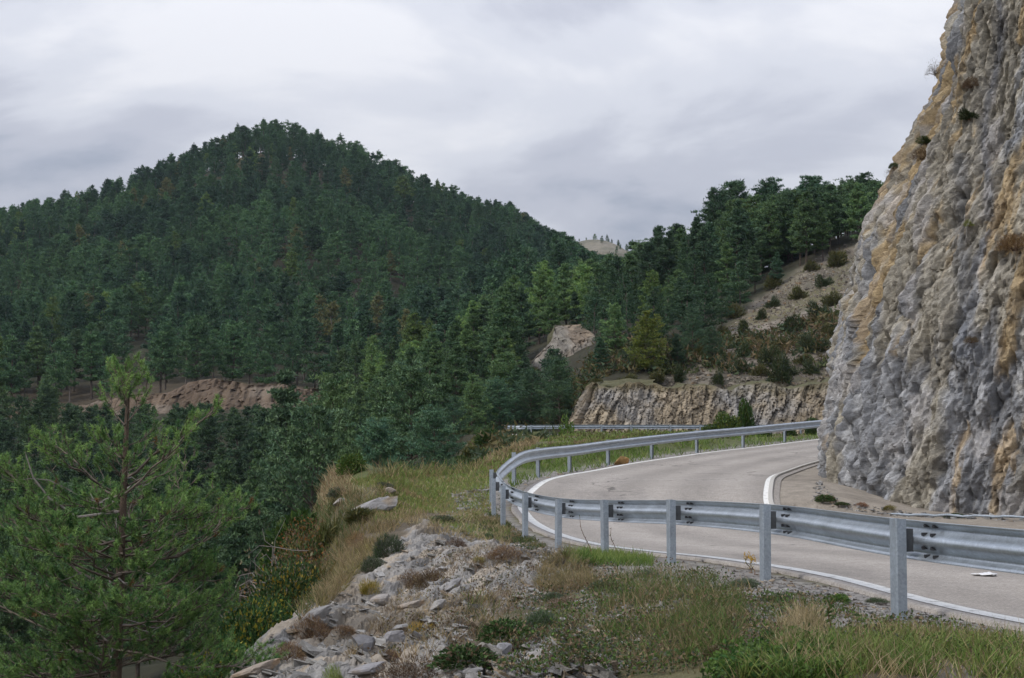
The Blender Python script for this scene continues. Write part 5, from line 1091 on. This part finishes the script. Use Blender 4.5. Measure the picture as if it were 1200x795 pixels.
n2_ = build('dry_grass', 'straw-coloured dry grass in tufts on the rocky bank and verge', [
 patch(2400, [(640, 655), (668, 650), (690, 665), (700, 690), (660, 700), (625, 690)], (.10, .26), [ST3, OL2, ST], .005, .7, 301, .1, 1.6, tips=ST2),
 patch(2400, [(700, 665), (790, 662), (880, 690), (890, 740), (840, 790), (740, 790), (690, 740)], (.08, .21), [ST, ST3, OL2, ST2], .005, .8, 302, .28, 1.7, tips=ST2),
 patch(2600, [(455, 606), (475, 598), (500, 606), (560, 600), (600, 622), (596, 640), (540, 632), (498, 625)], (.08, .2), [ST, ST2, ST3], .006, .6, 303, .05, 1.0, tips=ST2),
 patch(1000, [(368, 575), (380, 548), (410, 556), (412, 580), (380, 595)], (.18, .40), [ST, ST2, rgb(.30, .2, .12)], .006, .8, 304, tips=ST2),
 patch(4200, [(372, 690), (395, 640), (440, 615), (470, 615), (430, 660), (395, 700), (375, 720)], (.14, .32), [ST, ST3, OL2, rgb(.22, .19, .06)], .0055, .8, 305, .1, 1.2, tips=ST2),
 patch(1600, [(905, 750), (940, 725), (965, 735), (960, 760), (915, 770)], (.12, .26), [ST, ST2, OL2], .0055, .7, 306, tips=ST2),
 patch(1300, [(900, 785), (1000, 750), (1205, 755), (1205, 800), (900, 800)], (.12, .28), [ST, ST2, ST3], .005, .8, 307, .3, 1.5, tips=ST2),
 patch(1300, [(405, 600), (410, 566), (480, 562), (560, 560), (575, 590), (500, 600), (440, 615)], (.10, .22), [ST, ST2, rgb(.25, .22, .08)], .006, .7, 308, .25, .8, tips=ST2),
 patch(6500, [(400, 780), (470, 690), (560, 640), (640, 650), (600, 720), (520, 780)], (.06, .17), [ST, ST3, BR2], .005, 1., 309, .36, 1.5, tips=ST2),
 patch(1500, [(540, 545), (580, 520), (640, 512), (610, 535), (560, 552)], (.2, .4), [ST, ST3], .01, .7, 310, .2, .5, 110, tips=ST2),
 patch(700, [(410, 560), (470, 553), (560, 550), (560, 556), (420, 566)], (.3, .6), [OL2, ST, GB], .006, .6, 311, .1, .5),
 patch(1800, [(1000, 735), (1200, 748), (1200, 765), (1000, 755)], (.05, .14), [ST, ST3], .005, .9, 312, .2, 1.5)])
def cover(n, poly, leaf, cols, seed, clump, hmax=.07, cs=1.3):
    rng = np.random.default_rng(seed); poly = np.asarray(poly, float); lo, hi = poly.min(0), poly.max(0); px = rng.uniform(lo[0], hi[0], n * 3); py = rng.uniform(lo[1], hi[1], n * 3); m = inpoly(px, py, poly); p, ok = hit(px[m][:n], py[m][:n]); q, _ = near_rail(p[:, 0], p[:, 1], R1); ok &= (q < .2) | (np.abs(q) > 40)
    f = fbm(p[:, 0] * cs, p[:, 1] * cs, seed=seed, oct=3); ok &= f + rng.normal(0, .08, len(p)) > clump; p, f = p[ok], f[ok]; n = len(p); p[:, 2] += rng.uniform(0, 1, n) * hmax * np.clip((f - clump) * 3 + .3, .2, 1); cols = np.asarray(cols); c = cols[rng.integers(0, len(cols), n)] * rng.uniform(.7, 1.3, (n, 1)); Ls = leaf * rng.uniform(.6, 1.3, n)
    return leaves(p, rdir(n, rng, .45), Ls, Ls * .65, c, rng)
n3_ = build('ground_cover', 'small-leaved green and brown herbs creeping over the bank', [
 cover(3500, [(820, 800), (850, 765), (920, 750), (980, 765), (990, 800)], .035, [GD, GA, GA, rgb(.05, .12, .03)], 401, -.15, .10),
 cover(24000, [(560, 800), (600, 740), (700, 690), (780, 660), (900, 690), (1050, 730), (1200, 748), (1200, 780), (900, 770), (760, 795)], .028, [OL, GD, G2, GREY * .8, ST3, BR2, GA], 402, -.10, .10),
 cover(5000, [(600, 700), (690, 660), (730, 665), (700, 720), (620, 790), (560, 790)], .03, [GREY, G1, BR2, BRN, ST3], 403, .05),
 cover(6000, [(420, 790), (500, 640), (600, 640), (640, 660), (560, 740), (500, 790)], .026, [GREY, BR2, BRN, OL2], 404, .10),
 cover(4000, [(575, 610), (640, 640), (620, 650), (560, 620)], .035, [GREY, GD, OL], 405, .0),
 cover(5000, [(560, 549), (580, 560), (590, 600), (560, 610), (540, 590)], .035, [GREY, GD, OL], 406, .05)])
print('grass verts', n1_, n2_, n3_, round(time.time() - T0, 1))

# ------------------------------------------------------------------ rocks
def rock_mesh(rng, flat=.5, k=11):
    import bmesh
    bm = bmesh.new(); bmesh.ops.create_icosphere(bm, subdivisions=3, radius=1); V = np.array([v.co[:] for v in bm.verts]); Fc = np.array([[v.index for v in f.verts] for f in bm.faces]); bm.free()
    nrm = rdir(k, rng); hh = rng.uniform(.42, .9, k); d = V @ nrm.T; r = np.where(d > .05, hh / np.maximum(d, .05), 9).min(1); r = np.minimum(r, 1.1)
    V = V * r[:, None]; V += .03 * np.stack([vnoise(V[:, 0] * 5, V[:, 1] * 5, V[:, 2] * 5, 7 + i) for i in range(3)], 1); V[:, 2] *= flat
    c = np.tile(rgb(.29, .28, .27), (len(V), 1)) * (1 + .25 * vnoise(V[:, 0] * 3, V[:, 1] * 3, V[:, 2] * 3, 9)[:, None]); st = sstep(.1, .5, vnoise(V[:, 0] * 2, V[:, 1] * 2, V[:, 2] * 2 + 5, 11))[:, None]; c = lerp(c, c * rgb(1.12, .95, .74), st)
    return V, Fc, c
rr_ = np.random.default_rng(8)
BOULDER = mesh('rock', *(lambda a: (a[0], [a[1]], a[2]))(rock_mesh(np.random.default_rng(34), .9, 12)), None, False, [M['stone']])
ROCK = [mesh('rock', *(lambda a: (a[0], [a[1]], a[2]))(rock_mesh(rr_, f)), None, False, [M['stone']]) for f in (.45, .5, .6, .4, .55, .7)]
RK = [(437, 600, 25, (1.35, .7, .55), .1, .42, (.95, .95, .96), 'long grey tilted boulder on the grassy knoll'), (455, 577, 11, (1, .8, 1.3), .3, .05, (.95, .85, .75), 'brownish block lying above the long tilted boulder'), (727, 545, 11, (1.1, .8, 1.1), .1, 0, (1.35, .85, .35), 'ochre rock beside the far white line behind the guardrail'),
      (428, 757, 19, (1, .9, 1.5), .2, .2, (.55, .56, .6), 'dark block jutting out of the rocks'), (457, 752, 18, (1, .8, 1.2), .4, .3, (1, 1, 1.05), 'grey slab right of the dark jutting block'), (466, 738, 12, (1.1, .9, 1.0), .1, .1, (1.15, 1.15, 1.15), 'pale flat stone on top of the rocks above the grey slab'),
      (446, 708, 14, (1, .8, 1.4), .8, .1, (1.05, 1, .95), 'pale block under the yellow-flowered tuft'), (481, 712, 14, (1.2, .9, .9), .2, .2, (1.1, .98, .85), 'tan stone in the middle of the rock slope'), (432, 788, 20, (1.2, .9, .8), .5, .15, (.95, .95, 1), 'flat grey stone low on the rock slope'),
      (586, 770, 17, (1.1, .9, 1.1), .3, .2, (.95, .97, 1.02), 'grey slab under the leafy bramble'), (620, 778, 20, (1.5, .6, .7), .5, .25, (1.05, 1.02, .98), 'long narrow slab right of the grey one under the bramble'), (548, 790, 20, (1.1, .9, .9), .2, .3, (1, 1, 1), 'pale slab at the lower edge beside the seed-head bush'), (398, 592, 10, (1.3, .9, .9), .1, .1, (1.1, 1.05, 1), 'small flat pale rock on the knoll left of the long boulder'),
      (300, 786, 22, (1.3, .9, .8), .3, .3, (1.1, .95, .8), 'tan slab at the lowest left tip of the rocks'), (365, 730, 20, (1.5, .7, .8), .9, .4, (1.05, 1.03, 1), 'long pale slab along the left brink of the rocks'), (345, 765, 18, (1.4, .8, .9), .9, .35, (.9, .9, .93), 'grey slab along the left brink below the pale one'), (530, 690, 13, (1.5, .7, .7), .8, .3, (.9, .9, .92), 'thin dark-edged slab right of the brown cushion bush'), (512, 715, 13, (1.3, .8, .8), .7, .25, (1.1, 1.08, 1.05), 'pale slab below the thin dark-edged one')]
Pk, _ = hit([a[0] for a in RK], [a[1] for a in RK])
for (px, py, r, scl, yaw, tilt, ti, lab), p in zip(RK, Pk):
    s = r * p[1] / F; o = link('rock', BOULDER if 'long grey tilted' in lab else ROCK[int(rr_.integers(6))], None, (p[0], p[1], p[2] + s * .22)); o.scale = tuple(s * a for a in scl); o.rotation_euler = (rr_.normal(0, .1), -tilt, yaw); o.color = (*ti, 1); tag(o, lab, 'rock')
def rubble(n, poly, size, seed, tint=(1, 1, 1), d1=90, qmax=.3, clump=None, flat=.4, yw=(1.75, .5), tl=(.2, .25), sink=.04):
    rng = np.random.default_rng(seed); poly = np.asarray(poly, float); lo, hi = poly.min(0), poly.max(0); px = rng.uniform(lo[0], hi[0], n * 3); py = rng.uniform(lo[1], hi[1], n * 3); m = inpoly(px, py, poly); p, ok = hit(px[m][:n], py[m][:n], 6, d1); q, _ = near_rail(p[:, 0], p[:, 1], R1); ok &= (q < qmax) | (np.abs(q) > 40)
    if clump is not None: ok &= fbm(p[:, 0] * 1.3, p[:, 1] * 1.3, seed=seed) > clump
    p = p[ok]; n = len(p); base = np.array([(x, y, z) for z in (-1, 1) for y in (-1, 1) for x in (-1, 1)], float)
    V = base[None] * rng.uniform(.45, 1.1, (n, 8, 1)) + rng.normal(0, .18, (n, 8, 3)); s = size[0] * (size[1] / size[0]) ** (rng.random(n) ** .5 * 0 + rng.beta(1.1, 3.0, n))
    V *= np.stack([s * rng.uniform(.8, 1.9, n), s * rng.uniform(.6, 1.2, n), s * rng.uniform(.25, .9, n) * flat * 2], 1)[:, None]
    yaw = rng.normal(*yw, n); ti = rng.normal(*tl, n); c, sn = np.cos(yaw)[:, None], np.sin(yaw)[:, None]
    z2_ = V[..., 2] * np.cos(ti)[:, None] + V[..., 1] * np.sin(ti)[:, None]; y2 = V[..., 1] * np.cos(ti)[:, None] - V[..., 2] * np.sin(ti)[:, None]
    V = np.stack([V[..., 0] * c - y2 * sn, V[..., 0] * sn + y2 * c, z2_], -1) + p[:, None] + np.array([0, 0, 1]) * (s * sink)[:, None, None]
    fc = np.array([(0, 2, 3, 1), (4, 5, 7, 6), (0, 1, 5, 4), (2, 6, 7, 3), (0, 4, 6, 2), (1, 3, 7, 5)]); Fq = (np.arange(n)[:, None, None] * 8 + fc[None]).reshape(-1, 4)
    g = rng.uniform(.6, 1.25, (n, 1)); cc = rgb(.29, .28, .265) * g * np.asarray(tint); wm = rng.random((n, 1)) < (.25 if size[1] < .1 else .1); cc = np.where(wm, cc * rgb(1.15, .95, .72), cc)
    return V.reshape(-1, 3), [Fq], np.repeat(cc, 8, 0)
b = MB()
for r in [rubble(3600, POLY_ROCK, (.006, .035), 501, (1, .97, .92), clump=-.05), rubble(260, POLY_ROCK, (.04, .15), 512, (1.04, 1.02, .97), 90, .3, -.3, .2, (1.66, .16), (.36, .10), -.10), rubble(70, POLY_ROCK2, (.05, .14), 513, (1.0, .97, .91), 90, .3, None, .2, (1.66, .2), (.35, .12), -.05), rubble(50, POLY_ROCK, (.05, .11), 511, flat=.35), rubble(2200, POLY_ROCK2, (.008, .07), 502), rubble(2600, POLY_DRY, (.008, .045), 503), rubble(2600, [(596, 615), (640, 640), (680, 650), (690, 662), (640, 660), (600, 640)], (.01, .05), 504),
          rubble(1600, [(640, 655), (900, 690), (900, 760), (700, 790), (600, 760)], (.012, .06), 505), rubble(500, [(530, 580), (572, 575), (578, 600), (540, 600)], (.03, .12), 506), rubble(2600, [(600, 600), (700, 650), (1055, 722), (1205, 752), (1205, 728), (1055, 695), (700, 636), (610, 600)], (.008, .035), 507, (.6, .56, .53), 90, .5),
          rubble(300, [(610, 565), (720, 545), (760, 540), (700, 552), (620, 575)], (.03, .09), 508), rubble(900, [(958, 560), (985, 590), (1060, 600), (1200, 606), (1200, 612), (1050, 606), (950, 590)], (.015, .10), 509, (1, 1, 1), 60, 99)]: b.add(*r)
me = b.mesh('rubble', [M['rock']]); tag(link('rubble', me), 'loose grey stones and chips scattered over the bank and the road edge', 'stones', None, 'stuff')

# scree on the slope above the cutting ---------------------------------
b = MB(); b.add(*rubble(8000, [(760, 470), (800, 428), (850, 385), (900, 345), (960, 300), (1000, 285), (1000, 455)], (.06, .34), 510, (.80, .72, .62), 230, 99, -.15, .6)); me = b.mesh('scree', [M['rock']]); tag(link('scree', me), 'pale tan stones lying on the open slope above the rock cutting', 'stones', None, 'stuff')

# pipe along the cliff foot, litter on the road ------------------------
def pipe():
    b = MB(); a0, a1 = at(1040, 603, 33.2), at(1260, 607, 30.0); t = np.linspace(0, 1, 60)[:, None]; P = a0 + (a1 - a0) * t; P[:, 2] += .01 * np.sin(t[:, 0] * 40) + .012 * fbm(t[:, 0] * 30, t[:, 0], seed=4); o = P[30].copy(); b.tube(P - o, .026 + .003 * np.sin(np.arange(60) * 2.2), 8, (1, 1, 1), True)
    root = tag(link('pipe', b.mesh('pipe', [M['post']], True), None, tuple(o)), 'thin galvanised pipe lying along the foot of the cliff', 'pipe')
    for i in (6, 20, 34, 48):
        b = MB(); z = float(H(P[i, 0], P[i, 1])) - .1; b.tube([np.array([P[i, 0], P[i, 1] + .02, z]) - o, P[i] + [0, .02, .02] - o], .02, 6, (1, 1, 1), True); link('support', b.mesh('support', [M['dark']]), root)
pipe()
def litter():
    rng = np.random.default_rng(3); V, Fc, _ = rock_mesh(rng, .3, 9); V = V + .25 * np.stack([vnoise(V[:, 0] * 3, V[:, 1] * 3, V[:, 2] * 6, 70 + i) for i in range(3)], 1); V[:, 2] = np.maximum(V[:, 2], -.18) * .9
    p = at(1157, 680, 15.9); q, z = near_rail(np.array([p[0]]), np.array([p[1]]), R1); m, nt, b = mat('white plastic film'); b.inputs['Base Color'].default_value = (.8, .8, .8, 1); b.inputs['Roughness'].default_value = .4
    V[:, 0] *= np.where(V[:, 0] < 0, 1.7, 1.0)
    o = link('plastic_scrap', mesh('plastic_scrap', V, [Fc], None, None, True, [m]), None, (p[0], p[1], z[0] + .026)); o.scale = (.115, .12, .075); tag(o, 'crumpled white scrap of plastic lying on the asphalt', 'litter')
litter()
print('near', round(time.time() - T0, 1))
# ------------------------------------------------------------------ sky and sun
S = Vector((-.62, -.42, .78)).normalized(); EL = math.asin(S.z); AZ = math.atan2(S.x, S.y)
w = bpy.data.worlds.new('World'); sc.world = w; w.use_nodes = True; nt = w.node_tree
bg = nt.nodes['Background']; bg.inputs['Strength'].default_value = .1
sky = N(nt, 'ShaderNodeTexSky', sky_type='NISHITA'); sky.sun_disc = False; sky.sun_elevation = EL; sky.sun_rotation = AZ
d = N(nt, 'ShaderNodeTexCoord').outputs['Generated']
sx = N(nt, 'ShaderNodeSeparateXYZ'); L(nt, d, sx.inputs[0])
zz = N(nt, 'ShaderNodeMath', operation='ADD'); zz.inputs[1].default_value = .42; L(nt, sx.outputs['Z'], zz.inputs[0])
zm = N(nt, 'ShaderNodeMath', operation='MAXIMUM'); zm.inputs[1].default_value = .06; L(nt, zz.outputs[0], zm.inputs[0])
cx = N(nt, 'ShaderNodeMath', operation='DIVIDE'); L(nt, sx.outputs['X'], cx.inputs[0]); L(nt, zm.outputs[0], cx.inputs[1])
cy = N(nt, 'ShaderNodeMath', operation='DIVIDE'); L(nt, sx.outputs['Y'], cy.inputs[0]); L(nt, zm.outputs[0], cy.inputs[1])
cc = N(nt, 'ShaderNodeCombineXYZ'); L(nt, cx.outputs[0], cc.inputs[0]); L(nt, cy.outputs[0], cc.inputs[1]); cc.inputs[2].default_value = 3.3
mp = N(nt, 'ShaderNodeMapping'); mp.inputs['Rotation'].default_value = (0, 0, .35); mp.inputs['Location'].default_value = (1.7, .4, 0); mp.inputs['Scale'].default_value = (.75, 1.0, 1.0); L(nt, cc.outputs[0], mp.inputs[0])
n1 = noise(nt, 3.2, 8, .52, mp.outputs[0], .4); n2 = noise(nt, 1.4, 3, .5, mp.outputs[0], .3)
ad = N(nt, 'ShaderNodeMath', operation='ADD'); L(nt, n1, ad.inputs[0]); L(nt, n2, ad.inputs[1])
ramp = N(nt, 'ShaderNodeValToRGB'); L(nt, rng_map(nt, ad.outputs[0], .82, 1.19, -.08, 1.02), ramp.inputs[0])
r = ramp.color_ramp; r.interpolation = 'EASE'
r.elements[0].position = 0.0; r.elements[0].color = (.32, .355, .44, 1); r.elements[1].position = 1.0; r.elements[1].color = (.70, .71, .755, 1)
for p, c in ((.35, (.47, .49, .565, 1)), (.65, (.59, .61, .675, 1))):
    e = r.elements.new(p); e.color = c
# an overcast sky is about three times as bright overhead as at the skyline
zen = rng_map(nt, sx.outputs['Z'], .05, .9, 8.1, 21.5)
sc_ = N(nt, 'ShaderNodeVectorMath', operation='SCALE'); L(nt, ramp.outputs[0], sc_.inputs[0]); L(nt, zen, sc_.inputs['Scale'])
sky_out = mixc(nt, 'MIX', .94, sky.outputs[0], sc_.outputs[0])
L(nt, sky_out, bg.inputs['Color'])
sun = bpy.data.lights.new('sun', 'SUN'); sun.energy = 1.5; sun.angle = math.radians(10); sun.color = (1.0, .955, .89)
so = bpy.data.objects.new('sun', sun); COL.objects.link(so); so.rotation_euler = S.to_track_quat('Z', 'Y').to_euler()
sc.view_settings.view_transform = 'Standard'; sc.view_settings.look = 'None'; sc.view_settings.exposure = 0.2; sc.view_settings.gamma = 1.0
sc.view_settings.use_curve_mapping = False
sc.render.engine = 'CYCLES'; sc.cycles.use_denoising = True; sc.cycles.max_bounces = 6; sc.cycles.diffuse_bounces = 3; sc.cycles.glossy_bounces = 2
sc.cycles.transmission_bounces = 3; sc.cycles.volume_bounces = 0; sc.cycles.sample_clamp_indirect = 4; sc.cycles.use_adaptive_sampling = True; sc.cycles.adaptive_threshold = .02
# thin autumn air over the valley
def haze():
    x0, x1, y0, y1, z0, z1 = -6200, 6200, -6200, 6200, float(GZ.min()) - 1.0, max(float(GZ.max()) + 25, 140.)
    V = [(x, y, z) for z in (z0, z1) for y in (y0, y1) for x in (x0, x1)]
    me = mesh('haze', V, [np.array([(0, 2, 3, 1), (4, 5, 7, 6), (0, 1, 5, 4), (2, 6, 7, 3), (0, 4, 6, 2), (1, 3, 7, 5)])])
    m = bpy.data.materials.new('thin air'); m.use_nodes = True; nt = m.node_tree; nt.nodes.clear()
    o = N(nt, 'ShaderNodeOutputMaterial'); v = N(nt, 'ShaderNodeVolumePrincipled'); v.inputs['Color'].default_value = (.72, .82, .97, 1); v.inputs['Density'].default_value = HAZE; v.inputs['Anisotropy'].default_value = .2
    L(nt, v.outputs[0], o.inputs['Volume']); me.materials.append(m); tag(link('haze', me), 'thin bluish air over the valley', 'haze', None, 'stuff')
HAZE = .00007
haze()
print('total', round(time.time() - T0, 1))
